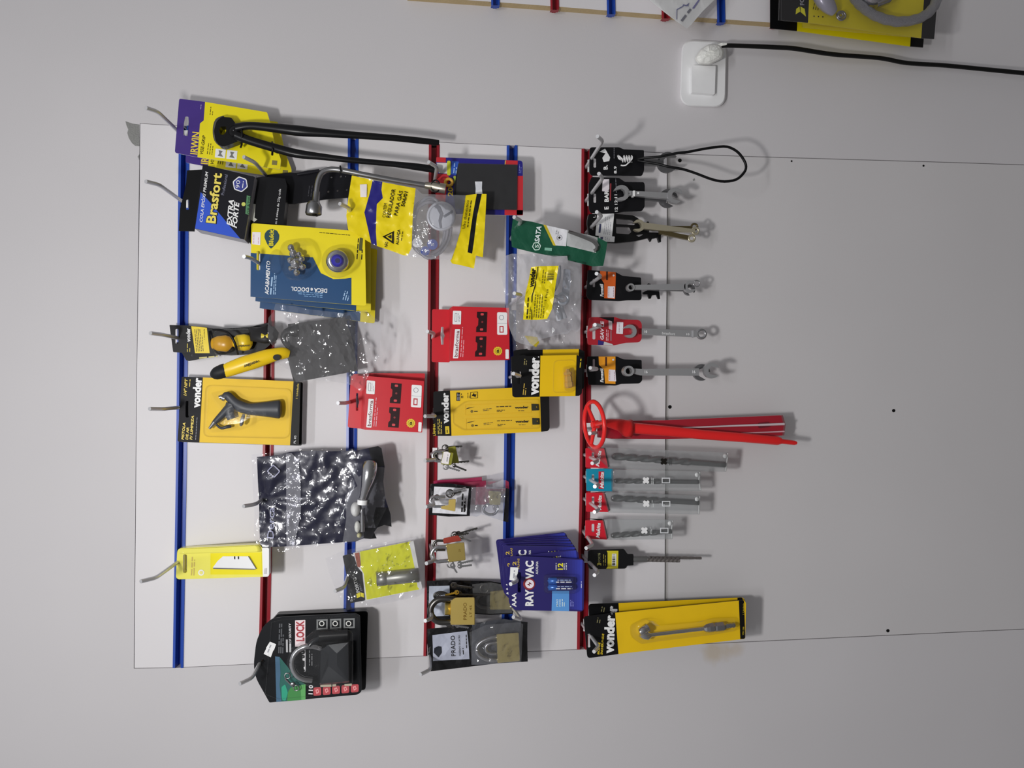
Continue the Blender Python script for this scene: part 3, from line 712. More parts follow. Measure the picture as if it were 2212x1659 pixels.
blukit(12, 10, .032, 'middle one of the yellow and blue faucet handle cards, only its borders showing', False, 1)
t, R = blukit(0, 0, .052, 'front yellow and blue faucet handle card with two chrome pieces in bubbles', True)
c = MB(); 
for (x, y, r, sx, sy) in ((640,570,15,1,1),(634,547,9.5,1,1),(629,535,8.5,1,1),(651,560,7.5,1,1),(654,577,7.5,1,1),(641,589,8,1,1),(627,563,7,1,1),(628,580,6,1,1),(646,549,6,1,1),(638,566,9,1,1)):
    c.ball(x, y, .066 if r < 12 else .063, r, CHROME, sx, sy, sy, 12)
t.part('cross_handle', c)
c = MB(); 
c.tubew([(W(728,565,.055), .013), (W(729,564,.064), .0135), (W(729,563,.072), .0115), (W(729,563,.0725), .0085)], CHROME, 28)
t.part('escutcheon', c)
c = MB(); c.tubew([(W(729,563,.0722), .0072), (W(729,563,.076), .0072), (W(729,563,.078), .0045)], M((38,34,150),.3), 20); c.tubew([(W(729,563,.078), .0028), (W(729,563,.0785), .0028)], M((14,12,70),.4), 12); t.part('blue_insert', c, 'blue round plastic insert')
c = MB(); c.loft(.052, rr([(608,520),(670,512),(690,560),(668,604),(618,606),(600,560)],18), [(1,.0006),(.93,.012),(.8,.022),(.5,.026)], BLIS); t.part('bubble', c)
c = MB(); c.loft(.052, circ(730,565,36,26), [(1,.0006),(.95,.014),(.85,.026),(.6,.029)], BLIS); t.part('bubble', c)
c = MB(); c.loft(.052, circ(597,566,17,18,ry=28), [(1,.0006),(.8,.006),(.4,.009)], BLIS); t.part('bubble', c)
# --- carded yellow tool and the card behind it
t = Thing('tool_card', 'black card with a punched hole, behind the card with the small yellow tool', 'carded tool', W(392,735,.008))
c = MB(); c.ext(.010, rr([(380,740),(452,730),(490,760),(452,772),(408,780),(402,778)],2), BLACK, 0, .001, holes=[circ(414.5,767,3,10)]); c.fine(.010,(430,772),(470,768),3,M((200,190,120),.5),.0004,rows=1); t.part('card', c)
t = Thing('tool_card', 'black card with a yellow label and a small yellow tool under a clear window', 'carded tool', W(392,732,.01))
S = .020; c = MB()
c.ext(S, rr([(366,702),(405,703),(446,707),(470,711),(540,706),(580,697),(583,745),(560,764),(500,768),(452,766),(374,760.5)],1.5), M((24,24,27),.35), 0, .0012, holes=[slot(382,726.5,3.6,16)], side=BLACK)
c.poly(S, [(413,704.5),(446.8,708),(453,763),(421.5,763)], M((224,196,20),.4), .0004)
c.text(S, 'vonder', (411,738.5), (410.5,709), 9, WHITE, .0006, .03); c.fine(S, (404,760), (404,742), 1.8, M((190,170,60),.5), .0005, rows=2, gap=5)
c.fine(S, (424,760), (420,711), 1.2, M((70,60,20),.5), .0006, rows=5, gap=3.6, seed=2); c.text(S, '1 Unidade', (443,733), (442,711), 3, INK, .0006)
t.part('card', c)
c = MB(); c.tube([(541,708,.03,4),(550,722,.035,18),(575,722,.038,23),(590,723,.036,20),(600,726,.034,10)], M((44,43,44),.45), 14, flat=.45); t.part('rubber_sleeve', c)
c = MB(); YT = M((232,190,16),.3)
c.tube([(459,742,.028,12),(470,742,.030,17),(488,742,.032,19),(500,742,.030,15),(505,741,.03,6)], M((190,140,14),.3), 16, flat=.6); t.part('tool_head', c)
c = MB(); c.tube([(506,741,.030,10),(512,740,.032,17),(528,740,.033,19),(538,740,.032,17),(543,740,.03,9)], YT, 16, flat=.6); c.text(.0425, 'vonder', (540,745), (512,746), 5, INK, .0004, .02); t.part('tool_handle', c)
c = MB(); c.tube([(460,712,.034,2.6),(478,713,.040,2.8),(494,720,.044,3),(504,734,.045,3),(510,750,.043,2.8),(514,765,.034,2.4)], BLACK, 8, fine=4); c.tube([(452,716,.024,2),(456,740,.03,2),(470,763,.03,2),(490,762,.035,2),(503,750,.044,2)], BLACK, 8, fine=4); t.part('strap', c)
c = MB(); c.loft(S, rr([(456,712),(545,708),(548,768),(458,768)],16), [(1,.0006),(.94,.012),(.84,.020),(.5,.022)], BLIS); t.part('bubble', c)
# --- trowel in its bag
t = Thing('trowel', 'yellow handled trowel with a dark square blade', 'hand tool', W(620,740,.03))
c = MB(); c.ext(.030, [(622,700),(745,684.7),(760,730),(773,801),(634.6,826),(620,770)], M((58,57,58),.5,.1,name='dark_blade'), 0, .002); t.part('blade', c)
c = MB(); c.tube([(624,752,.034,5),(612,733,.036,6),(618,718,.036,8),(640,715,.034,14)], BLACK, 10, flat=.6, fine=3); c.tube([(565,727,.040,8),(580,727,.040,8)], M((200,180,50),.4), 10); t.part('neck', c)
YH = M((230,186,22),.34)
c = MB(); c.tube([(480,804,.055,13),(495,798,.056,16),(528,786,.057,17.5),(545,781,.057,17.5),(575,771,.055,16.5),(598,765,.053,14),(614,763,.05,13),(624,765,.048,9)], YH, 16, flat=.8, fine=3)
c.text(lambda x,y: .0672, 'vonder', (557,778), (525,789.5), 7, INK, .0004, .03); t.part('handle', c)
c = MB(); c.tube([(456,809,.053,4),(459,808.5,.054,9),(466,807,.055,14),(480,802,.055,16),(488,799,.055,15.5)], M((36,37,40),.5), 18, flat=.85, fine=2); t.part('end_cap', c)
c = MB(); c.ext(.0605, circ(597.5,772,8,16,ry=6.5), INK, 0, .003); t.part('hanging_hole', c)
c = MB(); c.sheet(crumple(.047,.0045,38,11), [(595,656),(640,662),(667,668),(739,676),(791,670),(808.6,686),(824,696),(822,730),(818.6,769),(812,784),(800,800),(797,809),(790,822),(786,842),(779,846),(760,832),(751,829),(679,819),(640,826),(626,800),(608,790),(597,781),(600,760),(590,748),(580,737),(578,710),(580,686),(590,674)], film((.95,.95,.96),.08,1.0,'crumpled_film',.06,.4), cell=9, seed=5)
solo('plastic_bag', c, 'crumpled clear plastic bag wrapped round the trowel blade', 'bag', W(600,700,.03))
# --- air gun card
t = Thing('air_gun_card', 'yellow and black hang card with a dark grey air blow gun', 'carded tool', W(405,884,.02))
S = .022; fr = [(392.4,813.3),(649,824.5),(645.5,962.5),(383.5,954)]
c = MB(); c.ext(S, rr(fr,4), M((222,182,8),.55), 0, .0012, side=BLACK, holes=[slot(404.5,884,3.8,18)])
c.poly(S, rr([(392.4,813.3),(438,815.3),(430.4,955.5),(383.5,954)],[4,0,0,4]), M((26,25,30),.55), .0003, holes=[slot(404.5,884,3.8,18)])
c.poly(S, rr([(634,824),(649,824.5),(645.5,962.5),(626.6,962)],[0,4,4,0]), M((24,24,24),.5), .0003)
c.text(S, 'vonder', (431,881.5), (435,816.5), 17, WHITE, .0006, .045); c.text(S, '1/4" NPT', (402.5,855), (405.5,818), 6.5, GOLD, .0006, .02, .25); c.fine(S, (408.5,835), (410,818), 1.6, GOLD, .0005)
c.text(S, 'PISTOLA', (397,950), (400.5,913), 5.5, GOLD, .0006, .03, .15); c.text(S, 'DE AR', (406,950), (408.5,923), 5.5, GOLD, .0006, .03, .15); c.text(S, 'P/ LIMPEZA', (415,950), (419,898), 5.5, GOLD, .0006, .03, .15); c.fine(S, (422,950), (425.5,900), 1, GRAYTXT, .0005)
c.text(S, '1 Unidade', (643,861), (645.6,829), 4.5, GOLD, .0006); c.text(S, 'PL 05', (638.5,958), (640,941), 4.5, WHITE, .0006)
t.part('card', c)
c = MB(); c.ext(.0135, rr([(398,815),(654.5,826),(652,963),(390,955)],4), M((40,40,42),.4), 0, .0012, side=WHITE); t.part('back_card', c)
c = MB(); ag = M((52,55,62),.45,name='grey_plastic')
d = .032
c.tube([(462,914,d,5.5),(470,906,d,7),(482,894,d,8.5),(495,882,d,11),(503,876,d,11)], ag, 12, flat=.9, fine=3)
c.tube([(484,858,d,7.5),(491,855,d,10),(499,862,d,10),(507,870,d,11),(520,878,d,13),(535,883,d,13),(553,884,d,14.5),(575,884,d,17),(595,884,d,20),(604,884,d,20.5),(607,884,d,16)], ag, 14, flat=.75, fine=3)
c.tube([(500,905,d,9),(494,890,d,12),(500,872,d,12)], ag, 10, flat=.8)
t.part('body', c)
c = MB(); c.tube([(452,926,d,2.6),(457,920,d,4),(464,912,d,6)], STEEL, 10); t.part('nozzle', c); c = MB(); c.tube([(474,859,d,5),(478,857,d,5),(482,860,d,6.5),(486,861,d,6.5)], STEEL, 10); t.part('air_inlet', c)
c = MB(); c.tube([(468,918,.03,2.5),(478,925,.032,3),(490,922,.032,4),(499,921,.03,3)], ag, 8, fine=3); t.part('hanging_loop', c)
c = MB(); c.tube([(527,895,.036,3),(524,905,.038,4.5),(522,914,.038,4.5),(520,919,.036,3)], STEEL, 10, flat=.7, fine=3); t.part('trigger', c)
c = MB(); c.loft(S, rr([(443,831),(629,840),(624,948),(438,944)],14), [(1,.0006),(.985,.006),(.93,.0065)], BLIS, cap=False)
c.loft(S, rr([(448,850),(490,842),(520,862),(560,862),(612,856),(616,910),(560,908),(520,930),(490,932),(452,936),(444,925),(480,892)],10), [(1,.0066),(.97,.016),(.88,.024),(.6,.0255)], film((.99,.99,.99),.01,.10,'thin_bubble',.08,.03)); t.part('bubble', c)
# --- red shelf support boxes
REDB = M((188,28,40),.33); DRK = M((48,22,26),.4)
def red_box(q, tab, S, label, group=None, full=True):
    t = Thing('shelf_support_box', label, 'box', W(tab[0][0]+15, (tab[0][1]+tab[3][1])/2, S))
    cx = bil(tab, .62, .5)
    c = MB(); c.ext(S-.014, rr(tab,[4,1,1,4]), REDB, 0, .0008, side=WHITE, holes=[rr([(cx[0]-2.5,cx[1]-19),(cx[0]+2.5,cx[1]-19),(cx[0]+2.5,cx[1]-7),(cx[0]+5,cx[1]),(cx[0]+2.5,cx[1]+7),(cx[0]+2.5,cx[1]+19),(cx[0]-2.5,cx[1]+19),(cx[0]-4,cx[1])],1)]); t.part('hang_tab', c)
    c = MB(); c.ext(S, rr(q,2), REDB, 0, .016, side=REDB)
    # sloping top flap from tab to face
    V = [W(*tab[1], S-.014), W(*q[0], S), W(*q[3], S), W(*tab[2], S-.014)]; c.add(V, [(0,1,2,3)], REDB)
    if full:
        c.poly(S, rr(sub(q,.015,.08,.16,.33),2), WHITE, .0004); c.poly(S, sub(q,.05,.12,.09,.28), M((120,116,120),.5), .0005, holes=[sub(q,.056,.13,.084,.27)]); c.fine(S, bil(q,.105,.28), bil(q,.105,.12), 1.1, GRAYTXT, .0006, rows=2, gap=3)
        tg = [bil(q,.06,.42),bil(q,.15,.42),bil(q,.13,.955),bil(q,.04,.955)]; c.poly(S, rr(tg,1.5), M((244,232,236),.4), .0004)
        c.text(S, 'brasforma', bil(q,.115,.93), bil(q,.135,.45), 7.5, M((110,24,34),.45), .0007, .01)
        c.fine(S, bil(q,.165,.93), bil(q,.185,.38), 1.7, M((236,150,160),.5), .0005, rows=2, gap=4.5)
        for v0 in (.09, .55):
            P = lambda u, v: bil(q, u-.03*v, v)
            br = [P(.44,v0),P(.62,v0),P(.62,v0+.38),P(.44,v0+.38),P(.44,v0+.29),P(.47,v0+.25),P(.47,v0+.13),P(.44,v0+.1)]
            c.poly(S, br, DRK, .0005)
            for dv in (.045, .33): c.poly(S, rr([P(.505,v0+dv-.022),P(.56,v0+dv-.022),P(.56,v0+dv+.022),P(.505,v0+dv+.022)],2), M((196,60,66),.4), .0008)
            c.poly(S, circ(*P(.54,v0+.19),2.4,8), M((120,30,34),.4), .0008)
        ic = rr([bil(q,.79,.09),bil(q,.965,.09),bil(q,.965,.52),bil(q,.79,.52)],3); c.poly(S, ic, WHITE, .0004)
        c.poly(S, sub(q,.83,.35,.90,.48), M((176,40,50),.4), .0007, holes=[sub(q,.845,.37,.885,.46)]); c.poly(S, circ(*bil(q,.865,.19),5.5,14), GRAYTXT, .0007, holes=[circ(*bil(q,.865,.19),4.4,14)]); c.poly(S, sub(q,.795,.30,.96,.306), GRAYTXT, .0007)
        c.poly(S, [(bil(q,.80,.83)[0]+(10 if k % 2 else 8.8)*math.cos(k*math.pi/12), bil(q,.80,.83)[1]+(10 if k % 2 else 8.8)*math.sin(k*math.pi/12)) for k in range(24)], GOLD, .0005)
        c.poly(S, circ(*bil(q,.80,.83),6.5,16), M((160,130,20),.4), .0007, holes=[circ(*bil(q,.80,.83),5.6,16)]); c.text(S, 'B', (bil(q,.82,.83)[0],bil(q,.8,.86)[1]), (bil(q,.82,.83)[0],bil(q,.8,.80)[1]), 5, INK, .0008, .03)
        c.poly(S, rr(sub(q,.93,.80,.985,.985),2), WHITE, .0004)
    t.part('carton', c); return t
red_box([(798,806),(918,806.5),(914,920),(792,915)], [(762,808),(783,808),(779,915),(758,915)], .022, 'red box half hidden behind the one beside the air gun card', full=False)
red_box([(790.7,812),(916,823),(912,934.5),(785.7,928)], [(758,811.5),(784,812),(779,926),(751,923)], .044, 'red bracket box with white name strip, beside the air gun card')
red_box([(977,661.7),(1099.5,665),(1101,777),(973,779.5)], [(933.5,667.7),(969,668.6),(969.6,782.8),(932.6,782)], .044, 'red bracket box with white name strip, overlapped by a large clear bag')
# ============================================================ goods, lower left
# --- navy faucet bag
t = Thing('faucet_bag', 'navy blue printed bag gathered on its hook, a chrome pipe inside its lower end', 'bag', W(572,1082,.02))
NAVY = M((26,27,54),.32,name='navy_film',coat=.22); DK = M((20,20,24),.2,coat=.8)
S0 = crumple(.040,.0015,34,21,[(800,1040,30,60,.012),(780,1110,30,40,.012)])
def S(x, y):   # pulled together where the hook goes through
    r = math.hypot(x-572, y-1080); return S0(x, y)-.008*math.exp(-r/60)+.0014*math.exp(-r/50)*math.sin(math.atan2(y-1080, x-572)*9)*min(1,r/18)
outl = [(555,987),(600,983),(626,976),(670,974),(717,975),(771,973),(800,967),(816.5,963.5),(824,968),(831,1008),(828,1040),(832,1075),(843.6,1111),(846,1138),(830,1134),(814.6,1140),(808,1150),(813.7,1163),(800,1164),(785.7,1163),(768,1170),(753,1170.5),(690,1175),(640,1179),(562,1183),(560,1130),(559.7,1083.7),(557,1040)]
c = MB(); c.sheet(S, outl, NAVY, cell=6, seed=9, smooth=True, zones=[([(752,1000),(775,1030),(812,1008),(835,1010),(830,1100),(812,1150),(800,1140),(780,1168),(740,1172),(748,1120),(746,1070),(772,1050)], M((92,92,98),.22,name='grey_film',coat=.8)), ([(812,1096),(850,1096),(850,1145),(812,1143),(806,1120)],DK), ([(786,1140),(818,1140),(818,1168),(786,1168)],DK), ([(795,960),(835,960),(835,1006),(812,1007),(800,985)],DK)])
c.text(S, 'Derca', (591,1163), (593,1096), 15, M((150,152,180),.4), .0052, .0)
dm = rr([(576,1018),(590,1003),(606,1018),(592,1033)],3); c.poly(S, dm, M((140,140,165),.4), .0045, holes=[rr([(578.5,1018),(590.5,1006),(603,1018),(591.5,1030)],3)])
t.part('printed_film', c)
c = MB(); c.tube([(799,1003,.052,16),(798,1012,.055,17),(795,1032,.057,15),(790,1052,.057,11),(786,1068,.056,8.5),(783,1078,.055,8.5)], CHROME, 18, fine=2); c.tube([(783,1080,.056,11),(782,1090,.056,11)], WHITE, 14); c.tube([(782,1098,.055,5),(783,1130,.054,5),(783,1148,.053,5)], CHROME, 12); t.part('faucet_pipe', c, 'chrome tapering pipe')
c = MB(); c.ball(768,1100,.054,18,M((196,196,196),.35),.9,1.2,.6,16); c.ball(772,1138,.053,11,M((190,190,186),.35),1.2,.9,.6,12); c.ball(776,1156,.052,9,M((190,186,150),.35),.6,1.5,.6,12); t.part('plastic_knob', c, 'milky white plastic knob')
c = MB(); c.sheet(lambda x,y: S(x,y)+.004+.0013*noise.noise(Vector((x/11,y/11,5))), [(543,982),(580,978),(617.5,973),(640,970),(700,971),(770,969),(800,962),(834,966),(834,1030),(836,1080),(834,1100),(800,1168),(753,1174),(700,1179),(640,1183),(612,1192),(585,1192),(560,1186),(548,1160),(550,1110),(546,1050)], film((.97,.97,.99),.01,.9,'glossy_wrapper',.06,.5), cell=6, seed=10, smooth=True); t.part('outer_film', c)
c = MB(); c.poly(S, [(617,984),(628,983),(640,990),(646,1002),(650,1080),(640,1180),(617,1182)], film((.8,.8,.86),.30,1.6,'seal_strip',.1,1.0), .0045) if 0 else c.sheet(S, [(618,980),(630,979),(645,995),(649,1040),(650,1100),(644,1140),(634,1180),(619,1181)], film((.8,.8,.86),.28,1.8,'seal_strip',.1,1.2), h=.0046, cell=5, seed=4); t.part('seal_strip', c)
# --- blade case
t = Thing('blade_case', 'flat yellow plastic case with a white trapezoid utility blade', 'blade pack', W(398,1217,.01))
S = tilt(.010,.046,(383,1215),(581,1215)); YC = M((240,216,92),.28,name='pale_yellow_plastic',coat=.5)
c = MB(); c.ext(S, rr([(383,1184.5),(561,1176.5),(566,1183),(568,1246),(385,1251.5),(380,1247)],[10,3,1,1,10,3]), YC, 0, .012, holes=[slot(399.5,1217.5,4.3,20)])
c.poly(S, [(454.5,1195.5),(565,1193.5),(566,1241),(454.5,1241)], M((222,208,18),.3), .0004)
c.poly(S, circ(434.5,1237,6.5,16), M((246,244,236),.4), .0005); c.poly(S, circ(434.5,1237,4,12), M((224,214,120),.4), .0007)
c.fine(S, (412,1243), (414,1203), 2.4, M((190,170,90),.5), .0005, rows=2, gap=5)
t.part('case', c)
c = MB(); c.ext(S, rr([(566,1183.5),(581,1183),(581,1245.5),(568,1246)],[0,4,5,0]), M((228,226,228),.35), .0005, .012); c.poly(S, [(571,1228),(576.5,1227),(576,1240),(570,1240)], M((188,186,186),.5), .0009); t.part('end_strip', c, 'white plastic end')
c = MB(); bl = [(481.6,1201.7),(535.6,1201.7),(552.5,1228.7),(459.4,1226.5),(470,1212)]
c.ext(S, bl, M((232,228,226),.3,.2,name='blade_steel'), .002, .0008); c.poly(S, [(459.4,1226.5),(552.5,1228.7),(549,1231),(461,1229)], M((120,118,116),.3,.6), .0024); c.poly(S, [(505.5,1202),(507.8,1202),(508,1208),(505.8,1208)], INK, .0026); c.poly(S, [(513.5,1202),(516,1202),(516,1208),(513.8,1208)], INK, .0026); c.poly(S, [(535.6,1201.7),(538,1202),(554.5,1229),(552.5,1228.7)], M((90,88,86),.3,.6), .0024); t.part('blade', c)
c = MB(); c.loft(S, rr([(388,1186),(562,1178),(566,1192),(386,1196)],4), [(1,.0005),(.97,.003),(.9,.0035)], YC); t.part('raised_edge', c)
# --- alarm padlock card
LK = M((28,29,32),.3)
t = Thing('alarm_lock_card', 'second black card sticking out behind the alarm padlock card', 'carded padlock', W(575,1420,.01))
c = MB(); c.ext(tilt(.008,.030,(560,1430),(790,1420)), rr([(599,1327),(794.6,1320),(789.7,1490),(600,1505),(560,1440),(560,1370)],[3,6,6,2,2,2]), M((18,18,20),.3), 0, .012); t.part('card', c)
t = Thing('alarm_lock_card', 'black rounded blister card with a large black padlock with a thick chrome shackle', 'carded padlock', W(575,1418,.03))
S = tilt(.030,.056,(560,1430),(780,1420)); o = rr([(582,1517.6),(552,1464),(547.7,1436),(553.7,1384),(568,1353),(588,1336),(614,1332),(767,1324.8),(778,1329),(781.6,1493),(773.4,1500.5)],[2,14,22,14,14,8,6,2,6,5,5],3)
c = MB(); c.ext(S, o, LK, 0, .0012, holes=[circ(568.5,1428.5,4.5,10)])
tw = [(594.4,1418),(604,1419),(621,1440),(640,1466),(660,1478),(660,1511.5),(597,1516.5)]
c.poly(S, tw, M((34,92,84),.4), .0003); c.poly(S, [(594.4,1418),(604,1419),(606,1455),(604,1480),(608,1515.5),(597,1516.5)], M((62,96,122),.4), .0005); c.poly(S, rr([(628,1485),(660,1478),(660,1511.5),(620,1514.5),(622,1495)],3), M((60,128,66),.4), .0005); c.poly(S, [(649,1480),(660,1478),(660,1511.5),(651,1512)], M((90,160,90),.4), .0007); c.poly(S, rr([(608,1484),(616,1478),(622,1496),(617,1514),(609,1512)],3), M((40,150,120),.4), .0006)
c.poly(S, rr([(637.5,1340),(659.5,1339),(659.5,1396),(637.5,1397)],1), M((224,206,208),.4), .0004); c.poly(S, [(638,1396),(660,1396),(660,1451),(657,1451),(650,1398)], M((214,212,214),.4), .0003)
c.text(S, 'ALARM', (657,1450), (657,1397), 18, M((16,16,18),.4), .0007, .04); c.text(S, 'LOCK', (656.5,1385), (656,1341), 17, M((156,44,54),.4), .0009, .03)
c.fine(S, (618,1409), (617.5,1380), 4, M((170,170,172),.4), .0005); c.fine(S, (625,1409), (625,1390), 4, M((180,180,182),.4), .0005); c.text(S, 'OF SECURITY', (629,1389), (628.5,1346), 4.8, M((196,196,198),.4), .0005, .02, .2)
c.fine(S, (601,1411), (603,1347), 2.6, M((78,80,84),.5), .0004, rows=3, gap=4.2); c.fine(S, (668,1438), (668,1405), 1.6, M((130,130,132),.5), .0005, rows=2, gap=5)
c.text(S, '110', (675,1500), (676,1480), 9, M((222,220,220),.4), .0006, .03)
for k in range(5):
    q = [(677+20.2*k,1485-1.6*k),(694+20.2*k,1484-1.6*k),(694+20.2*k,1502-1.8*k),(677+20.2*k,1503.5-1.8*k)]; c.poly(S, rr(q,4), M((178,70,76),.4), .0005); c.poly(S, [bil(q,u,v) for u,v in ((.25,.3),(.6,.2),(.75,.6),(.4,.8))], M((226,150,150),.4), .0007, holes=[[bil(q,u,v) for u,v in ((.4,.4),(.58,.35),(.6,.55),(.45,.62))]])
for k, w_ in enumerate((24,8,16)): c.poly(S, [(692+26*k,1484-k),(692+26*k+w_,1483.5-k),(692+26*k+w_,1478.5-k),(692+26*k,1479.5-k)], M((190,182,160),.5), .0007)
for k in range(3): c.poly(S, sub([(682,1337),(768,1334),(768,1358),(682,1362)],.02+.34*k,.05,.30+.34*k,.95), M((110,112,112),.5), .0004, holes=[sub([(682,1337),(768,1334),(768,1358),(682,1362)],.06+.34*k,.2,.26+.34*k,.8)])
for k in range(3):
    x0 = 689+29*k; c.poly(S, circ(x0+6, 1347, 6, 12), M((196,196,192),.5), .0006, holes=[circ(x0+6, 1347, 4, 10)])
t.part('card', c)
c = MB(); c.poly(S, rr([(583,1386),(596.5,1391.5),(592,1404),(590,1406),(585,1420),(569.5,1412.5),(575,1401),(575,1399)],1), M((226,226,230),.5), .0012); c.fine(S, (577,1409), (584,1393), 2.2, GRAYTXT, .0016); t.part('price_sticker', c)
PB = M((40,42,46),.34,name='black_lock_body',coat=.4)
c = MB(); c.loft(S, rr([(692,1402),(704,1396),(706,1392),(754,1386),(755,1474),(690,1480)],3), [(1,.001),(1,.018),(.95,.024),(.3,.0245)], PB, smooth=False); c.tube([(690,1374,.054,14),(752,1370,.054,14)], M((22,22,24),.3,coat=.4), 16); t.part('lock_body', c)
c = MB(); c.tube([(708,1372,.056,5),(690,1378,.058,5.5),(676,1386,.060,6),(668,1396,.061,6)], PB, 10, fine=2); c.tube([(693,1400,.058,6),(676,1396,.060,6.2),(660,1397,.061,6.4),(645,1404,.061,6.4),(635,1416,.061,6.4),(631,1431,.061,6.4),(634,1447,.061,6.4),(643,1460,.061,6.4),(657,1467,.060,6.2),(674,1469,.058,6)], CHROME, 12, fine=4); t.part('shackle', c)
c = MB(); c.ring(621,1460,.05,6,1.6,STEEL,n=14,seg=6); c.tube([(616,1466,.05,2.5),(628,1478,.05,2.2),(634,1484,.05,1.6)], STEEL, 8); c.ball(632,1478,.05,5,STEEL,1,.5,1.3); c.ring(640,1486,.048,6,1.3,STEEL,n=12,seg=6); t.part('key', c)
c = MB(); c.loft(S, [(586,1344),(614,1337),(764,1330),(774,1334),(777,1490),(770,1496),(600,1511),(572,1500)], [(1,.0012),(.995,.003),(.985,.0035)], BLIS, cap=False)
c.loft(S, rr([(684,1355),(764,1362),(764,1482),(684,1488),(650,1478),(626,1462),(618,1430),(628,1400),(650,1386)],8), [(1,.0036),(.99,.020),(.93,.029),(.6,.031)], BLIS); t.part('bubble', c)
# --- lime card in a bag
t = Thing('lime_card_bag', 'clear bag holding a black and lime yellow card with a round grey metal part', 'bag', W(755,1252,.02))
S = .030; c = MB(); LIME = M((206,208,8),.35)
q = [(740,1200.8),(763,1195),(789,1297),(756,1303)]
c.ext(S, rr([(740,1200.8),(762,1195),(771,1223),(776,1231),(782,1236),(789,1297),(757,1303),(753,1290),(752,1265),(748,1240)],2.5), M((36,36,38),.35), 0, .001)
c.ext(S, rr([(763,1194.5),(889,1168.5),(908,1273),(789.5,1297.5),(783,1237),(772,1224)],1), WHITE, -.0004, .001)
c.poly(S, [(777.5,1191.6),(887,1169.5),(906,1273),(792,1295.5),(786,1240),(780,1228)], LIME, .0002)
c.poly(S, [(766,1195.5),(776,1193),(779.5,1226),(772,1224)], M((150,74,50),.45), .0004)
c.text(S, 'FORTG', (777,1279), (769,1247), 7, M((220,220,222),.4), .0004, .02); c.text(S, 'PRO', (783,1275), (778,1262), 4, GRAYTXT, .0004); c.fine(S, (757,1281), (761,1293), 1.2, GRAYTXT, .0004); c.text(S, '5', (762,1299), (761,1294), 5, WHITE, .0004)
for sgn in (0, 1):
    a = [(769.5,1283),(777,1279.5),(779,1288.5),(771,1292.5)] if sgn == 0 else [(778,1279.5),(785.5,1281.5),(787,1291),(780,1288.5)]
    c.poly(S, a, M((224,210,30),.4), .0004)
for k in range(26):
    rnd = random.Random(k); x = 820+rnd.random()*60; y = 1195+rnd.random()*40-(x-820)*.18; c.poly(S, circ(x,y,.9+rnd.random()*1.3,6), M((170,176,20),.4) if k % 3 else M((238,236,120),.3), .0004)
t.part('card', c)
c = MB(); GYM = M((140,140,136),.4,.55,name='grey_zinc',alb=1.0); c.tube([(813.5,1251.5,.040,9),(814,1251.5,.040,15),(834,1249.5,.040,15),(836,1249.5,.040,13.5),(838,1249,.040,15),(876,1245,.040,15),(904,1242.5,.040,15),(905,1242.3,.040,10)], GYM, 20); t.part('metal_part', c)
c = MB(); c.ext(S, [(884,1172),(893,1167.5),(912,1270),(908,1275),(902,1268),(897,1232)], M((206,206,206),.5), .004, .001, holes=[]) ; t.part('white_flap', c)
c = MB(); c.sheet(crumple(.046,.003,30,31), [(703,1206),(722,1198),(740,1190),(820,1174),(900,1158),(910,1168),(916,1220),(921,1271.6),(905,1288),(850,1300),(794,1309.6),(751,1318),(736,1308),(728,1280),(712,1240)], film((.96,.96,.97),.04,0.9,'clear_bag_film',.07,.4), cell=7, seed=31); t.part('bag_film', c)
# ============================================================ padlocks
def padlock(t, body, d, th, shackle, r, mat=BRASS, sh=None, engr=None):
    c = MB(); c.loft(d, rr(body,3), [(1,-th/2),(1,th/2-.0015),(.96,th/2),(.5,th/2)], mat, smooth=False)
    if engr: engr(c, d+th/2)
    t.part('lock_body', c)
    c = MB(); c.tube([(x,y,d,r) for x, y in shackle], sh or CHROME, 12, fine=4); t.part('shackle', c)
def key(t, p0, p1, d, mat=STEEL, head=6, hole=True):
    a = Vector(p0).to_2d(); b = Vector(p1).to_2d(); u = (b-a).normalized(); n = Vector((-u.y,u.x))
    c = MB(); hc = a+u*head*.6
    out = rr([tuple(hc+u*(head*math.cos(math.radians(k*60)))+n*(head*.9*math.sin(math.radians(k*60)))) for k in range(6)],2,2)
    c.ext(d, out, mat, .0008, .0016, holes=[circ(hc.x-u.x*2, hc.y-u.y*2, head*.28, 8)] if hole else ())
    L = (b-a).length; s0 = a+u*head*1.3
    bl = [s0-n*1.8, b-n*1.8, b+u*1.2, b+n*1.2]
    k = 5
    for i in range(k): bl += [s0.lerp(b, 1-(i+.4)/k)+n*2.6, s0.lerp(b, 1-(i+.9)/k)+n*1.3]
    bl += [s0+n*2.4]
    c.ext(d, [tuple(p) for p in bl], mat, .0007, .0014); return t.part('key', c)
# small one with price tag, and the one behind it
def U(x0, x1, y0, y1, k=8):
    """shackle: legs along image x ending at x1, rounded at x0, between y0 and y1"""
    cy = (y0+y1)/2; r = (y1-y0)/2; return [(x1,y0),((x1+x0+r)/2,y0)]+[(x0+r-r*math.sin(math.pi*i/k), cy-r*math.cos(math.pi*i/k)) for i in range(k+1)]+[((x1+x0+r)/2,y1),(x1,y1)]
t = Thing('padlock', 'small olive padlock hanging behind the padlock with the white price tag', 'padlock', W(936,992,.05))
OL = M((150,148,52),.4,.5,name='olive_brass',alb=1.0)
padlock(t, [(968,966),(984,963),(992,1000),(972,1001)], .040, .012, U(942,972,973,995), 2.6, OL, DSTEEL)
key(t, (962,966), (998,964), .036, DSTEEL, 5); key(t, (972,1000), (1013,996.5), .036, DSTEEL, 5)
c = MB(); c.ring(962,968,.036,7,1.2,DSTEEL,n=14,seg=6); t.part('key_ring', c)
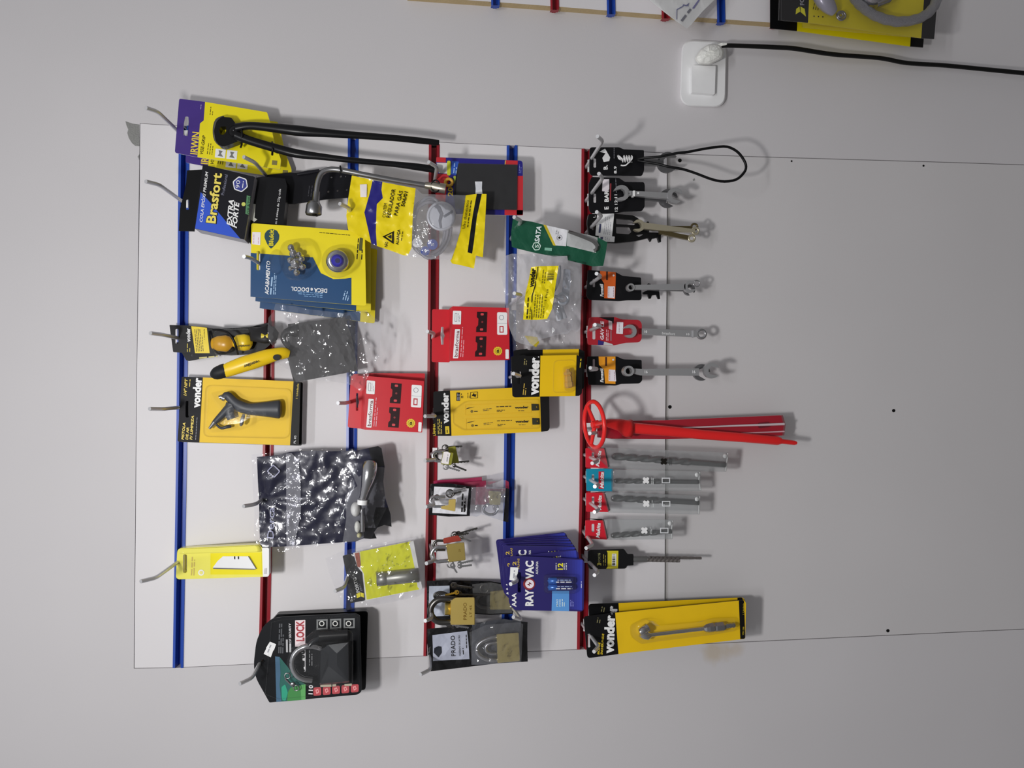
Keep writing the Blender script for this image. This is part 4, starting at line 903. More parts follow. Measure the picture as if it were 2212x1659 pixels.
t = Thing('padlock', 'small padlock with a white price tag wrapped over its face', 'padlock', W(938,994,.07))
padlock(t, [(957,975),(980,978),(975,1005),(952,1003)], .066, .013, U(934.5,962,975,996), 3.2, OL, CHROME)
c = MB(); c.ext(.066, rr([(958.5,976),(966,975.5),(973,979),(970.5,991),(969,1003),(953,1000.5),(955.5,990)],1.2), M((222,216,216),.5), .0075, .0006); c.fine(.0735, (964,997), (966,982), 2.4, GRAYTXT, .0004); t.part('price_tag', c)
key(t, (964,1008), (993,1017), .058, STEEL, 5); key(t, (979,1005), (1007,1016), .05, DSTEEL, 5)
c = MB(); c.ring(963,1008,.058,6,1.2,STEEL,n=14,seg=6); t.part('key_ring', c)
# packets behind small brass padlock
MAG = film((.62,.12,.25),.45,1.2,'magenta_film',.12,.6)
t = Thing('padlock_packet', 'narrow magenta and clear packet swung out behind the black and white padlock packet', 'packet', W(934,1085,.01))
c = MB(); Sx = crumple(.014,.0015,25,41); c.sheet(Sx, [(936,1040),(943,1037.5),(1004,1034),(1042,1030),(1080,1022),(1082,1036),(1060,1046),(1004,1052),(940,1060)], M((150,40,76),.25,coat=.6), cell=9, zones=[([(1041,1020),(1090,1020),(1090,1040),(1041,1040)],HAZY)], smooth=True); t.part('wrapper', c)
t = Thing('padlock_packet', 'magenta edged packet directly behind the black and white padlock packet', 'packet', W(934,1088,.02))
c = MB(); Sx = crumple(.020,.0012,25,42); c.sheet(Sx, [(936,1045),(1004,1042),(1050,1038),(1092,1037),(1099,1041),(1100,1060),(1050,1090),(940,1090)], M((136,36,66),.25,coat=.6), cell=9, zones=[([(1050,1030),(1092,1030),(1092,1056),(1050,1056)],HAZY)], smooth=True); t.part('wrapper', c)
t = Thing('padlock_packet', 'black and white packet with a clear pouch holding a brass padlock upside down', 'packet', W(935,1092,.03))
S = crumple(.034,.0014,30,43)
c = MB(); c.sheet(S, [(930,1045),(972,1044),(1018.5,1051),(1017,1080),(1014.7,1114.7),(970,1116),(926.7,1112),(927,1080)], M((20,20,24),.2,coat=.7), cell=7, seed=4)
WG = M((214,214,220),.3,coat=.5); c.sheet(S, [(938,1051),(1012.8,1055),(1010,1085),(1008,1111.5),(934,1108),(935,1085)], WG, h=.0006, cell=7, seed=5)
c.fine(S, (996,1106), (998,1066), 3, INK, .0016, rows=2, gap=5); c.fine(S, (1004,1104), (1005,1074), 1.2, INK, .0016)
t.part('printed_film', c)
padlock(t, [(1054.6,1060),(1082.5,1062),(1081,1091),(1057,1090)], .030, .012, [(1064,1088),(1052,1090),(1045,1098),(1047,1106),(1056,1111),(1068,1110),(1075,1100),(1073,1090)], 3.0, DULLBRASS, STEEL)
c = MB(); c.sheet(crumple(.039,.002,24,44), [(1018.5,1052.6),(1055,1051),(1092.5,1054.6),(1090,1090),(1087.5,1126),(1060,1117),(1040.6,1111),(1030,1116),(1014.7,1114)], film((.80,.82,.88),.20,1.5,'pouch_film',.1,.8), cell=7, seed=6); t.part('pouch', c)
c = MB(); c.sheet(S, [(1092,1054),(1100,1056),(1099,1090),(1098,1128),(1087,1126),(1090,1090)], M((24,22,30),.25,coat=.5), cell=6, h=.001); t.part('end_strip', c)
t = Thing('padlock', 'small brass padlock hanging before a black and white packet', 'padlock', W(936,1092,.07))
padlock(t, [(969,1079),(985,1077.5),(983.5,1105),(952.5,1099),(953,1094),(969,1091)], .064, .013, U(929,962,1073,1094), 3.2, BRASS, CHROME)
key(t, (966,1066), (1006,1054), .058, CHROME, 7); key(t, (974,1068), (996,1062), .050, DSTEEL, 6)
c = MB(); c.ring(972,1066,.056,8,1.6,DSTEEL,n=16,seg=6); c.ring(944,1074,.056,5,1.3,DSTEEL,n=12,seg=6); t.part('key_ring', c)
# lone brass padlock
t = Thing('padlock', 'dark red padlock with keys half hidden behind the lone brass padlock', 'padlock', W(936,1205,.04))
padlock(t, [(957,1163),(974,1159),(990,1156),(998,1168),(975,1172),(958,1175)], .040, .012, U(937,962,1168,1188), 2.8, M((150,56,44),.4,.2,name='dark_red_lock'), DSTEEL)
key(t, (986,1154), (1031,1141), .040, DSTEEL, 7); key(t, (980,1158), (1012,1152), .044, DSTEEL, 6); key(t, (996,1160), (1017,1169), .036, STEEL, 5)
c = MB(); c.ring(982,1156,.042,7,1.4,DSTEEL,n=14,seg=6); t.part('key_ring', c)
def eng1(c, d): c.text(d, '25', (995,1192), (994,1186), 4, M((120,96,40),.4,.5), .0003); 
t = Thing('padlock', 'lone square brass padlock hanging open in front of the white board', 'padlock', W(937,1209,.07))
padlock(t, [(963.5,1175.7),(1003,1171),(1006,1210),(969,1215)], .066, .016, [(968,1181),(955,1181),(944,1182),(936,1188),(932,1198),(936,1209),(945,1213),(955,1212),(970,1211)], 4.2, M((214,190,110),.30,.9,name='bright_brass',alb=1.0), CHROME, eng1)
key(t, (976,1219), (987,1237), .060, CHROME, 7); key(t, (990,1218), (1021,1211), .060, STEEL, 6); key(t, (990,1224), (1019,1221), .054, STEEL, 6)
c = MB(); c.ring(973,1219,.058,7,1.4,STEEL,n=14,seg=6); t.part('key_ring', c)
# big packets
t = Thing('padlock_packet', 'black packet holding a wide brass padlock, behind the large engraved padlock', 'packet', W(934,1325,.02))
S = crumple(.026,.0014,34,51)
c = MB(); c.sheet(S, [(922,1255),(960,1253),(1010,1254),(1057,1255),(1100,1262),(1108,1275),(1108,1326),(1060,1328),(1020,1326),(975,1340),(922,1336)], M((24,24,27),.22,coat=.6), cell=8, seed=7)
c.sheet(S, [(927,1266),(971,1265),(972,1300),(970,1330),(926,1332)], M((176,182,196),.3,coat=.5), h=.0006, cell=8); t.part('printed_film', c)
padlock(t, [(1058,1277.5),(1101,1273),(1103,1317),(1058,1317)], .030, .014, [(1062,1282),(1045,1283),(1034,1290),(1030,1300),(1034,1308),(1046,1312),(1062,1312)], 4, DULLBRASS, DSTEEL)
key(t, (976,1264), (1019,1270), .046, DSTEEL, 8); c = MB(); c.ring(1046,1272,.034,9,2,DSTEEL,n=14,seg=6); t.part('key_ring', c)
c = MB(); c.sheet(crumple(.040,.0016,26,52), [(1020,1262),(1060,1258),(1104,1266),(1106,1324),(1060,1326),(1024,1324)], film((.78,.78,.76),.10,1.1,'smoky_pouch',.1,.6), cell=8, seed=7); t.part('pouch', c)
t = Thing('padlock', 'large engraved brass padlock with a thick dark chrome shackle', 'padlock', W(934,1330,.07))
def eng2(c, d):
    m = M((120,92,34),.4,.5); c.text(d, 'PRADO', (1008,1339), (1008,1302), 7.5, m, .0004); c.text(d, 'LT 45', (1019,1333), (1019,1308), 5, m, .0004)
padlock(t, [(978,1294),(986,1290.7),(1025.6,1290),(1026,1349.7),(973,1349.7),(973,1300)], .066, .020, [(985,1296),(962,1294),(946,1296),(935,1305),(930,1318),(933,1331),(943,1341),(958,1344),(980,1343)], 7.0, BRASS, DSTEEL, eng2)
c = MB(); c.tube([(961,1315,.066,13.5),(973,1315,.066,13.5),(974,1315,.066,12)], M((226,200,110),.3,.9,alb=1.0), 18); t.part('lock_cylinder', c, 'short gold plug')
c = MB()
for k in range(4): c.ring(952+3.2*k, 1287+1.5*k, .052-.004*k, 15, 1.7, DSTEEL, ry=9, n=20, seg=6)
t.part('key_ring', c)
key(t, (990,1279), (962,1286), .060, M((200,160,60),.35,.9,alb=1.0), 6); key(t, (986,1284), (1050,1286), .05, DSTEEL, 9); key(t, (966,1346), (980,1358), .052, DSTEEL, 8); key(t, (985,1352), (1012,1356), .05, STEEL, 5)
t = Thing('padlock_packet', 'black packet with a grey printed label and a square brass padlock in its window', 'packet', W(935,1400,.02))
S = crumple(.040,.0018,36,61)
c = MB(); c.sheet(S, [(923,1358.5),(960,1355),(1010,1350),(1050,1342),(1088,1337),(1115,1341),(1139.6,1343.6),(1139,1380),(1140,1429),(1126,1430),(1074.5,1433),(1000,1442),(926.6,1450.7),(924,1410)], M((20,20,23),.22,coat=.7), cell=8, seed=8, zones=[([(1020,1345),(1126,1330),(1124,1436),(1018,1436)],M((62,64,70),.3,coat=.5))])
GL = M((166,170,186),.32,coat=.5)
c.sheet(S, [(934,1372),(1009,1362.6),(1012,1390),(1014,1423.6),(935.4,1427.7),(935,1400)], GL, h=.0008, cell=8)
c.text(S, 'PRADO', (984,1417), (982,1373), 9.5, INK, .0018); c.text(S, 'CADEADO DE LATÃO', (995,1417), (993,1372), 3.2, INK, .0018, .01); c.fine(S, (1000,1414), (999,1400), 1.6, INK, .0018); c.fine(S, (1007,1400), (1006,1370), 1.4, INK, .0018)
c.poly(S, [(938,1400),(946,1396),(953,1397),(954,1410),(947,1420),(937,1410)], M((40,44,54),.4), .002)
t.part('printed_film', c)
padlock(t, [(1072.4,1369.5),(1120.6,1366),(1123.3,1427.7),(1074.5,1432.4)], .050, .016, [(1078,1376),(1060,1378),(1044,1384),(1033,1393),(1030,1403),(1034,1413),(1045,1421),(1060,1425),(1078,1425)], 5, DULLBRASS, STEEL)
c = MB(); c.tube([(1072,1388,.050,4),(1058,1390,.050,4),(1050,1396,.050,4),(1050,1406,.050,4),(1060,1412,.050,4),(1072,1412,.05,4)], STEEL, 10, fine=3); t.part('key', c)
c = MB(); c.sheet(crumple(.062,.0016,26,62,[(1000,1400,60,60,-.010)]), [(1014,1366),(1050,1350),(1120,1344),(1130,1348),(1126,1430),(1074,1434),(1020,1436)], film((.9,.9,.92),.06,1.3,'pouch_window',.08,.6), cell=8, seed=3); t.part('pouch', c)
# ============================================================ goods, middle
t = Thing('saw_blade_card', 'long yellow card with two flat saw blade sleeves and a black end', 'carded blades', W(944,899,.02))
S = .030; F_ = [(936,845.8),(1186,833),(1187.4,930),(936,941.6)]
c = MB(); c.ext(S, rr([(936,845.8),(972,844),(1106,837.6),(1182,833.5),(1186,840),(1187.4,925),(1184,931),(1169,932.6),(975,941.6),(936,941.6)],[4,0,0,2,3,4,3,0,0,4]), M((218,178,10),.5), 0, .0012, side=INK)
c.poly(S, rr([(936,845.8),(972,844),(975,941.6),(936,941.6)],[4,0,0,4]), M((28,28,30),.35), .0003); c.poly(S, rr([(1166,834.5),(1182,833.5),(1186,840),(1187.4,925),(1184,931),(1169,932.6)],[0,2,3,4,3,0]), M((24,24,24),.5), .0003)
c.text(S, 'vonder', (969,915), (968,848.5), 14.5, M((214,214,214),.4), .0006, .045); c.poly(S, [(961.5,921),(970,920.5),(971,937),(962.5,938)], GOLD, .0006); c.fine(S, (965,935), (964.5,924), 2, INK, .0008)
c.text(S, 'LÂMINA', (941,941), (940,915), 5, GOLD, .0006, .02); c.fine(S, (946,938), (945,905), 1.8, M((180,160,70),.5), .0006, rows=3, gap=3.6)
c.poly(S, [(986,848),(993.5,848),(993.5,866),(986,866)], INK, .0005); c.fine(S, (988,865), (988,850), 1.4, GRAYTXT, .0007, rows=2, gap=3); c.fine(S, (996,860), (996,850), 1.2, INK, .0005, rows=2, gap=3)
c.poly(S, rr([(1016,847),(1032,846),(1032,860),(1016,861)],1), INK, .0005, holes=[rr([(1017,848),(1031,847),(1031,859),(1017,860)],1)]); c.poly(S, [(1019,855),(1023,849),(1026,853),(1029,850),(1027,858),(1023,856)], INK, .0006); c.fine(S, (1010,860), (1010,848), 1, INK, .0005, rows=2, gap=3)
for dy, dx in ((0,0),(30.5,1.5)):
    yy = lambda x, y: (x+dx, y+dy-(x-1000)*.012)
    c.poly(S, [yy(1005,874),yy(1148,871),yy(1148,893),yy(1005,897)], M((214,174,8),.33), .0004, holes=[[yy(1006,875),yy(1147,872),yy(1147,892),yy(1006,896)]])
    c.poly(S, [yy(1005,884),yy(1011,881),yy(1026,879),yy(1011,883)], INK, .0006); c.poly(S, [(p[0]+yy(1019,889)[0], p[1]+yy(1019,889)[1]) for p in circ(0,0,3,10)], M((120,100,20),.4), .0006); c.fine(S, yy(1024,888), yy(1032,888), 2, INK, .0006)
    c.fine(S, yy(1043,884), yy(1063,882.5), 1.4, M((110,90,20),.5), .0006, rows=2, gap=3); c.fine(S, yy(1072,879), yy(1104,878), 1.6, INK, .0006); c.fine(S, yy(1073,886.5), yy(1090,886.5), 1.3, INK, .0006, rows=2, gap=3)
    c.text(S, 'vonder', yy(1112,884), yy(1141.5,883.5), 5.2, INK, .0006, .04); c.fine(S, yy(1119,888), yy(1133,888), 1.4, M((110,90,20),.5), .0006)
t.part('card', c)
for dy, dx in ((0,0),(30.5,1.5)):
    c = MB(); c.ext(S, rr([(1148+dx,872.5+dy),(1163+dx,873+dy),(1164+dx,886.5+dy),(1149+dx,887+dy)],1), M((52,54,34),.4), .002, .0012, holes=[circ(1158.5+dx,879.5+dy,1.8,8)]); t.part('blade_end', c, 'dark end of a saw blade')
c = MB(); c.loft(S, rr([(978,885),(1004,866),(1164,862),(1166,926),(1000,930),(978,916)],6), [(1,.0008),(.985,.005),(.95,.006)], BLIS); t.part('sleeve', c)
# --- fitting cards
def fit_card(dx, dy, S, label, full):
    o = lambda L: [(x+dx, y+dy) for x, y in L]
    t = Thing('fitting_card', label, 'carded fitting', W(1124+dx, 815+dy, S))
    c = MB(); out = rr(o([(1104,770),(1133,766.5),(1137,769),(1246,767),(1258,772),(1257,850),(1251,855),(1111.5,858.5),(1107,855)]),[4,1,1,0,3,3,2,4,2])
    sl = slot(1121.5+dx,816+dy,3.6,14)
    c.ext(S, out, M((24,24,25),.35), 0, .0012, holes=[sl])
    c.poly(S, o([(1167.5,768.3),(1245.5,766.8),(1243,855.5),(1165.7,856.6)]), M((218,178,10),.33), .0004)
    if full:
        c.text(S, 'vonder', (1162,854), (1164.5,772), 21, WHITE, .0006, .05); c.poly(S, circ(1163.5,771,1.3,8), WHITE, .0006)
        c.fine(S, (1129,853), (1132,826), 2, M((180,150,60),.5), .0005, rows=2, gap=4.5); c.fine(S, (1131.5,788), (1133,775), 1.8, M((140,130,80),.5), .0005, rows=2, gap=4); c.fine(S, (1252,794), (1254,775), 2, GOLD, .0005)
    t.part('card', c)
    if full:
        c = MB(); BR2 = M((236,190,104),.34,.6,name='fitting_brass',alb=1.0)
        c.tube([(1226,797,.086,4),(1226,803,.086,6),(1226,804,.086,8.5),(1227,809,.086,9),(1227.3,811,.086,6.5),(1227.5,814,.086,8),(1228.5,824,.086,8),(1228.7,826,.086,9.5),(1229.5,835,.086,9.5),(1230,838,.086,6)], BR2, 6, smooth=False); t.part('brass_fitting', c)
        c = MB(); c.loft(S, rr([(1196,778),(1243,776),(1242,848),(1194,849)],10), [(1,.0006),(.96,.003),(.93,.0032)], BLIS, cap=False); c.loft(S, rr([(1214,792),(1242,792),(1243,845),(1217,846)],8), [(1,.003),(.95,.018),(.7,.021)], BLIS); t.part('bubble', c)
    return t
fit_card(5, -13, .050, 'yellow and black card peeking out above the short card with the brass fitting', False)
fit_card(0, 0, .075, 'short black and yellow card with a small brass fitting in a bubble', True)
# --- green packet
t = Thing('hex_key_packet', 'dark green and white packet with a bent black hex key in its window', 'packet', W(1116,505,.08))
S = crumple(.086,.0012,34,71); G = M((14,76,54),.25,coat=.5)
gp = [(1107.5,474),(1127,475.4),(1150,479),(1172.7,485),(1226,497),(1290,512),(1312,523.5),(1308,550),(1303,574),(1280,575.5),(1250,568),(1227,562),(1225,552.7),(1195.4,554),(1150,545),(1112,535.6),(1105.5,533),(1104,512),(1104.3,500.8),(1106,488)]
c = MB(); wz = [(1175,485),(1226,496),(1222.7,532),(1198,530)]; yz = [(1173,484),(1180,486),(1201,531),(1195,530)]; win = [(1226,497),(1285,511),(1294,530),(1287,546),(1224,531)]
c.sheet(S, gp, G, cell=6, seed=2, zones=[(wz,M((212,212,216),.35)),(yz,M((190,170,40),.35)),(win,M((182,184,184),.3)),([(1225,498),(1291,513),(1290,530),(1240,506)],M((150,150,150),.3))])
c.text(S, 'SATA', (1164.5,523.5), (1169.5,489), 10.5, M((214,236,224),.35), .0012, .03, .15)
hx = lambda r: rr([(1159+r*math.cos(math.radians(60*i-7)), 532+r*math.sin(math.radians(60*i-7))) for i in range(6)],1.5,2)
c.poly(S, hx(10), M((190,214,202),.35), .0012, holes=[hx(7.6)]); c.text(S, 'S', (1163,536), (1163.5,528), 8, M((190,214,202),.35), .0012, .02)
c.poly(S, circ(1208,513.5,6,14), GRAYTXT, .0012, holes=[circ(1208,513.5,5.2,14)]); c.poly(S, [(1205.5,513.5),(1208,510.5),(1210.8,513.5),(1208,516.5)], INK, .0012); c.fine(S, (1200,506), (1202,496), 1.1, GRAYTXT, .0012, rows=2, gap=4)
c.text(S, '1', (1192,542), (1192.5,536), 17, M((120,170,150),.35), .0012)
t.part('packet_film', c)
c = MB(); c.tube([(1228,500,.090,3.4),(1250,508,.091,3.6),(1275,518,.091,3.6),(1284,524,.091,3.6),(1289,531,.091,3.6),(1289,538,.091,3.6),(1283,542,.090,3.4)], M((74,72,70),.35,.6), 6, fine=3, smooth=False); t.part('hex_key', c)
c = MB(); c.sheet(lambda x,y: S(x,y)+.007, [(1226,499),(1284,512),(1292,530),(1286,545),(1225,531)], film((.93,.93,.93),.08,1.2,'packet_window',.08,.6), cell=9, seed=2); t.part('window', c)
# --- clear bag with yellow label
t = Thing('hardware_bag', 'large limp clear bag with a yellow label and a bent grey metal bracket', 'bag', W(1120,636,.08))
B0 = crumple(.094,.004,34,81)
def bag_outline(): return [(1082,567),(1092,552),(1106,548),(1130,549),(1157.7,550),(1190,551),(1224.7,553.4),(1226.5,563.7),(1257.4,569),(1257,620),(1254,710),(1247,717),(1235,712),(1226.5,720),(1200,724),(1166,734),(1150,748),(1125,742.4),(1112,736),(1104.5,720),(1099,704.6),(1094,670),(1089,632.5),(1084,600)]
c = MB(); c.sheet(crumple(.068,.003,36,82), bag_outline(), film((.93,.93,.95),.20,0.8,'limp_film_back',.15,.4), cell=9, seed=12); c.sheet(B0, bag_outline(), film((.96,.96,.97),.11,1.0,'limp_film_front',.08,.5), cell=8, seed=13); t.part('bag_film', c)
lab = [(1147.4,577),(1165,575),(1206.7,574),(1201,610),(1195.5,649.7),(1192,668.6),(1181.8,689),(1160,691),(1130,690.5),(1132,660),(1135.4,632.5),(1142,605)]
Sl = lambda x, y: B0(x, y)+.0022
c = MB(); c.sheet(Sl, lab, M((232,204,14),.35), cell=8, seed=14)
c.text(Sl, 'vonder', (1152,621), (1157,580.5), 10.5, INK, .0016, .04)
c.poly(Sl, [(1161,576.5),(1162.5,576.5),(1157,617),(1150,640),(1149,690.5),(1147.5,690.5),(1148,640),(1155,617)], INK, .0014)
q = [(1186,580),(1199,579),(1193,608),(1182,607)]; c.barcode(Sl, [(1184,584),(1198,583),(1195,605),(1181,606)], M((90,84,20),.5), 14, .0014, along='v')
c.fine(Sl, (1137,688), (1140,640), 2.2, INK, .0014, rows=1); c.fine(Sl, (1143,688), (1145,663), 1.2, INK, .0014); c.fine(Sl, (1152,686), (1156,636), 1.3, M((90,84,20),.5), .0014, rows=5, gap=5); c.fine(Sl, (1170,612), (1173,582), 1.3, M((90,84,20),.5), .0014, rows=2, gap=5); c.text(Sl, '1 Peça', (1180,650), (1184,625), 5, INK, .0016)
t.part('paper_label', c)
GB = M((188,196,208),.3,.6,name='galvanised',alb=1.0)
c = MB(); c.tube([(1208,574,.080,3.6),(1209,590,.080,3.6),(1207,604,.080,3.6),(1201,620,.080,3.6),(1192,634,.080,3.6),(1186,645,.080,3.6)], GB, 10, fine=3)
c.ext(.078, rr([(1218,581),(1231.6,582.5),(1233,610),(1229,640),(1214,636),(1216,610)],2), M((176,182,196),.35,.4,alb=1.0), 0, .002, holes=[circ(1222,619.5,3.2,10)])
c.ring(1216,646,.082,11,4,GB,n=20,seg=8); c.tube([(1198,640,.086,3.5),(1212,644,.086,3.5),(1217,645,.086,3.5)], GB, 8); c.tube([(1196,655,.08,5),(1206,672,.08,6),(1211,690,.078,5)], GB, 10); t.part('bracket', c)
c = MB(); c.tube([(1214,690,.074,12),(1206,664,.075,11),(1200,655,.075,9)], M((196,200,208),.4,.2), 14, flat=.6); t.part('sleeve', c)
t = Thing('hardware_bag', 'second clear bag with a yellow label corner, hanging behind the large limp clear bag', 'bag', W(1118,640,.03))
c = MB(); c.sheet(crumple(.032,.003,34,84), [(1104,700),(1130,690),(1180,692),(1240,700),(1244,740),(1200,758),(1160,764),(1125,770),(1108,760)], film((.93,.93,.94),.08,1.2,'limp_film',.12,.8), cell=9, seed=15); t.part('bag_film', c)
c = MB(); c.sheet(crumple(.034,.002,34,85), [(1133,725),(1160,728),(1165,740),(1158,750),(1145,742)], M((190,170,40),.4), cell=8); t.part('paper_label', c)
# --- battery cards
IN1 = M((40,34,96),.32,name='indigo_card'); IN2 = M((54,58,168),.32,name='blue_card'); SKY = M((86,144,206),.35)
def battery_part(S, name='card'):
    c = MB(); q = [(1101,1200.5),(1262,1208.5),(1261,1320),(1099,1309)]
    out = rr([(1102,1200.5),(1257,1207.5),(1262.6,1214),(1261,1317),(1256,1321),(1171.7,1319),(1112,1318),(1099,1304)],[7,3,4,4,3,2,3,8])
    c.ext(S, out, IN1, 0, .0008, side=M((52,50,150),.4), holes=[slot(1122,1258,3.8,22)])
    for u0, u1, mm in ((.0,.10,M((54,56,150),.32)),(.10,.17,M((46,44,122),.32))): c.poly(S, rr(sub(q,u0+.012,.045,u1+.012,.955),1), mm, .0002) if 0 else None
    for k in range(7):
        u0 = .74+k*.034; mm = M((42+2*k,38+4*k,104+10*k),.32); c.poly(S, [bil(q,u0,.012),bil(q,u0+.034,.012),bil(q,u0+.034,.985),bil(q,u0,.985)], mm, .0002)
    c.text(S, 'RAY', (1151.5,1309), (1151.5,1273), 17, WHITE, .0006, .045); c.text(S, 'VAC', (1152,1251), (1152,1211.5), 17, WHITE, .0006, .045)
    c.poly(S, circ(1143,1261.5,13,24), M((132,40,46),.4), .0005); c.poly(S, circ(1144,1261.5,9.5,20), M((240,214,220),.4), .0007)
    c.poly(S, [(1138,1262.5),(1145,1266),(1143,1261),(1150,1262.5),(1142.5,1257),(1144.5,1261.5)], M((110,24,34),.4), .0009)
    c.text(S, 'ALCALINA', (1162,1240.5), (1162.5,1212.5), 5, WHITE, .0006, .02)
    c.text(S, 'AAA', (1115,1311), (1115,1281), 9.5, WHITE, .0006, .035); c.text(S, '2', (1115,1221.5), (1115,1213), 8, M((206,176,70),.4), .0006, .02); c.text(S, 'PILHAS', (1122,1229), (1122,1206.5), 4.5, M((206,176,70),.4), .0006, .01)
    c.text(S, '12', (1215.5,1231), (1215.5,1216), 11, M((226,214,50),.4), .0006, .03); c.text(S, 'ANOS', (1221,1231), (1221,1217), 4.5, WHITE, .0006, .01); c.fine(S, (1200.5,1231), (1200.5,1216), 1.6, WHITE, .0006); c.fine(S, (1223,1231), (1223,1216), 1.2, WHITE, .0006)
    c.poly(S, [(1192.7,1276.5),(1229.4,1276.5),(1229.4,1320.2),(1191.5,1319.6)], SKY, .0005); 
    for k, s_ in enumerate(('MAIS','PODER')): c.text(S, s_, (1205.5+6*k,1310), (1205.5+6*k,1294), 4, M((190,214,240),.4), .0008, .02)
    c.fine(S, (1214,1310), (1214,1294), 1.8, M((190,214,240),.4), .0008, rows=2, gap=4); c.fine(S, (1232,1310), (1232,1296), 1.4, M((120,124,200),.4), .0006, rows=3, gap=3); c.fine(S, (1255,1270), (1255,1256), 1.8, M((190,190,230),.4), .0006)
    return c
def batteries(c, S):
    for y in (1254.5, 1268.5):
        c.tube([(1183,y,S+.007,2),(1184,y,S+.007,2),(1184.5,y,S+.007,6.6),(1202,y,S+.007,6.8)], M((34,84,160),.25,.3), 14); c.tube([(1202,y,S+.007,6.8),(1237,y,S+.007,6.8)], M((44,46,110),.3,.2), 14)
        c.fine(S+.0137, (1204,y-2), (1235,y-2), 1.5, M((170,190,230),.4), .0004, rows=1); c.fine(S+.0137, (1201,y+2), (1236,y+2), 2.2, WHITE, .0004, rows=1, seed=5)
    return c
piv = Vector(W(1122,1256,.085))
proto = Thing('battery_card', 'front card of the indigo fan, with a white price tag and two small batteries', 'battery pack', W(1122,1258,.085), 'fan of indigo battery cards')
pc = proto.part('card', battery_part(.085)); pb = proto.part('battery_pair', batteries(MB(), .085))
c = MB(); c.loft(.085, rr([(1174,1240),(1246,1241),(1246,1283),(1174,1282)],8), [(1,.0008),(.96,.010),(.88,.0145),(.5,.015)], BLIS); pl_ = proto.part('bubble', c)
c = MB(); c.ext(.085, rr([(1102.6,1225),(1120,1226),(1118,1240),(1117,1241),(1115.4,1255.5),(1100.5,1252.7),(1102,1240)],1), M((232,232,240),.5), .0012, .0004); c.fine(.0862, (1108,1249), (1110,1232), 2.6, GRAYTXT, .0004); proto.part('price_tag', c)
labs = ['second card of the indigo fan, one letter A showing below the front card','card of the indigo fan third from the front','card of the indigo fan fourth from the front','card of the indigo fan fifth from the front','card of the indigo fan third from the wall','card of the indigo fan next to the hindmost one','hindmost card of the indigo fan, nearest the wall and furthest up the picture']
spec = [(.077,-9,(-.008,-.003)),(.070,-2,(.003,.001)),(.063,-3.5,(.003,.001)),(.056,-4.5,(.004,.002)),(.049,-6,(.004,.002)),(.042,-7,(.004,.003)),(.035,-9,(.005,.003))]
for (d, ang, (ox, oz)), lb in zip(spec, labs):
    r = proto.o.copy(); COL.objects.link(r); r['label'] = lb
    r.location = on_hook('E4', d)+Vector((ox, 0, oz)); r.location.y = -d
    r.rotation_euler = (0, math.radians(ang), 0)
    for ch in (pc,):   # their batteries stay hidden under the cards in front
        k = ch.copy(); COL.objects.link(k); k.parent = r
# ============================================================ goods, right hand row (lowest groove)
def shape_wrench(c, p_ring, p_open, d, r_ring, r_jaw, hw, mat, jaw_ang=0, ring_first=True, h=.006):
    """flat shaft with a ring at one end and an open jaw at the other; jaw opening is turned by jaw_ang"""
    a = Vector(p_ring).to_2d(); b = Vector(p_open).to_2d(); u = (b-a).normalized(); n = Vector((-u.y, u.x))
    if r_ring: c.ext(d+.001, circ(a.x, a.y, r_ring, 22), mat, h*.6, h*1.1, holes=[circ(a.x, a.y, r_ring*.62, 12)])
    s0 = a+u*(r_ring*.85 if r_ring else 0); s1 = b-u*r_jaw*.8 if r_jaw else b
    c.ext(d, rr([tuple(s0+n*hw*.8), tuple(s1+n*hw), tuple(s1-n*hw), tuple(s0-n*hw*.8)],1), mat, h*.5, h)
    if r_jaw: jaw(c, b, u, r_jaw, d, mat, jaw_ang, h)
def jaw(c, ctr, u, r, d, mat, ang=0, h=.006):
    ctr = Vector(ctr).to_2d(); A = math.degrees(math.atan2(u.y, u.x))+ang
    w = 36; out = []
    for k in range(21): 
        t = math.radians(A+w+(360-2*w)*k/20); out.append((ctr.x+r*math.cos(t), ctr.y+r*math.sin(t)))
    ax = Vector((math.cos(math.radians(A)), math.sin(math.radians(A)))); nn = Vector((-ax.y, ax.x)); g = r*.52
    tip = ctr+ax*r*.86
    out += [tuple(tip-nn*g), tuple(ctr-nn*g-ax*r*.15), tuple(ctr-ax*r*.42-nn*g*.4), tuple(ctr-ax*r*.42+nn*g*.4), tuple(ctr+nn*g-ax*r*.15), tuple(tip+nn*g)]
    c.ext(d, out, mat, h*.5, h)
CB = M((24,24,27),.33); TW = M((226,226,230),.4)
# F1
t = Thing('spring_tool_card', 'black hang card with a small coil spring and a long black cable loop', 'carded tool', W(1283,345,.03))
S = .036; c = MB()
c.ext(S, rr([(1274,318),(1337.6,318),(1346.7,322.4),(1391,324.5),(1391.5,369),(1386.5,380),(1346.7,379.5),(1338,379),(1278,379.4),(1273,373)],[6,3,3,2,6,3,2,2,4,3]), CB, 0, .0012, holes=[slot(1285,352,3,10)])
c.text(S, 'B.', (1312.5,366), (1312,356.5), 9, TW, .0005, .03); c.text(S, '8.9', (1332,375), (1332,359), 6, TW, .0005, .02); c.poly(S, [(1331.5,356),(1331.5,354),(1326,318.5),(1327,318.5)], CB, .0003); c.fine(S, (1326,342), (1326,319), .8, GRAYTXT, .0005)
c.poly(S, rr([(1295,328),(1307,321),(1318,340),(1316,348),(1304,350),(1301,341),(1308,331)],1), TW, .0008)
t.part('card', c)
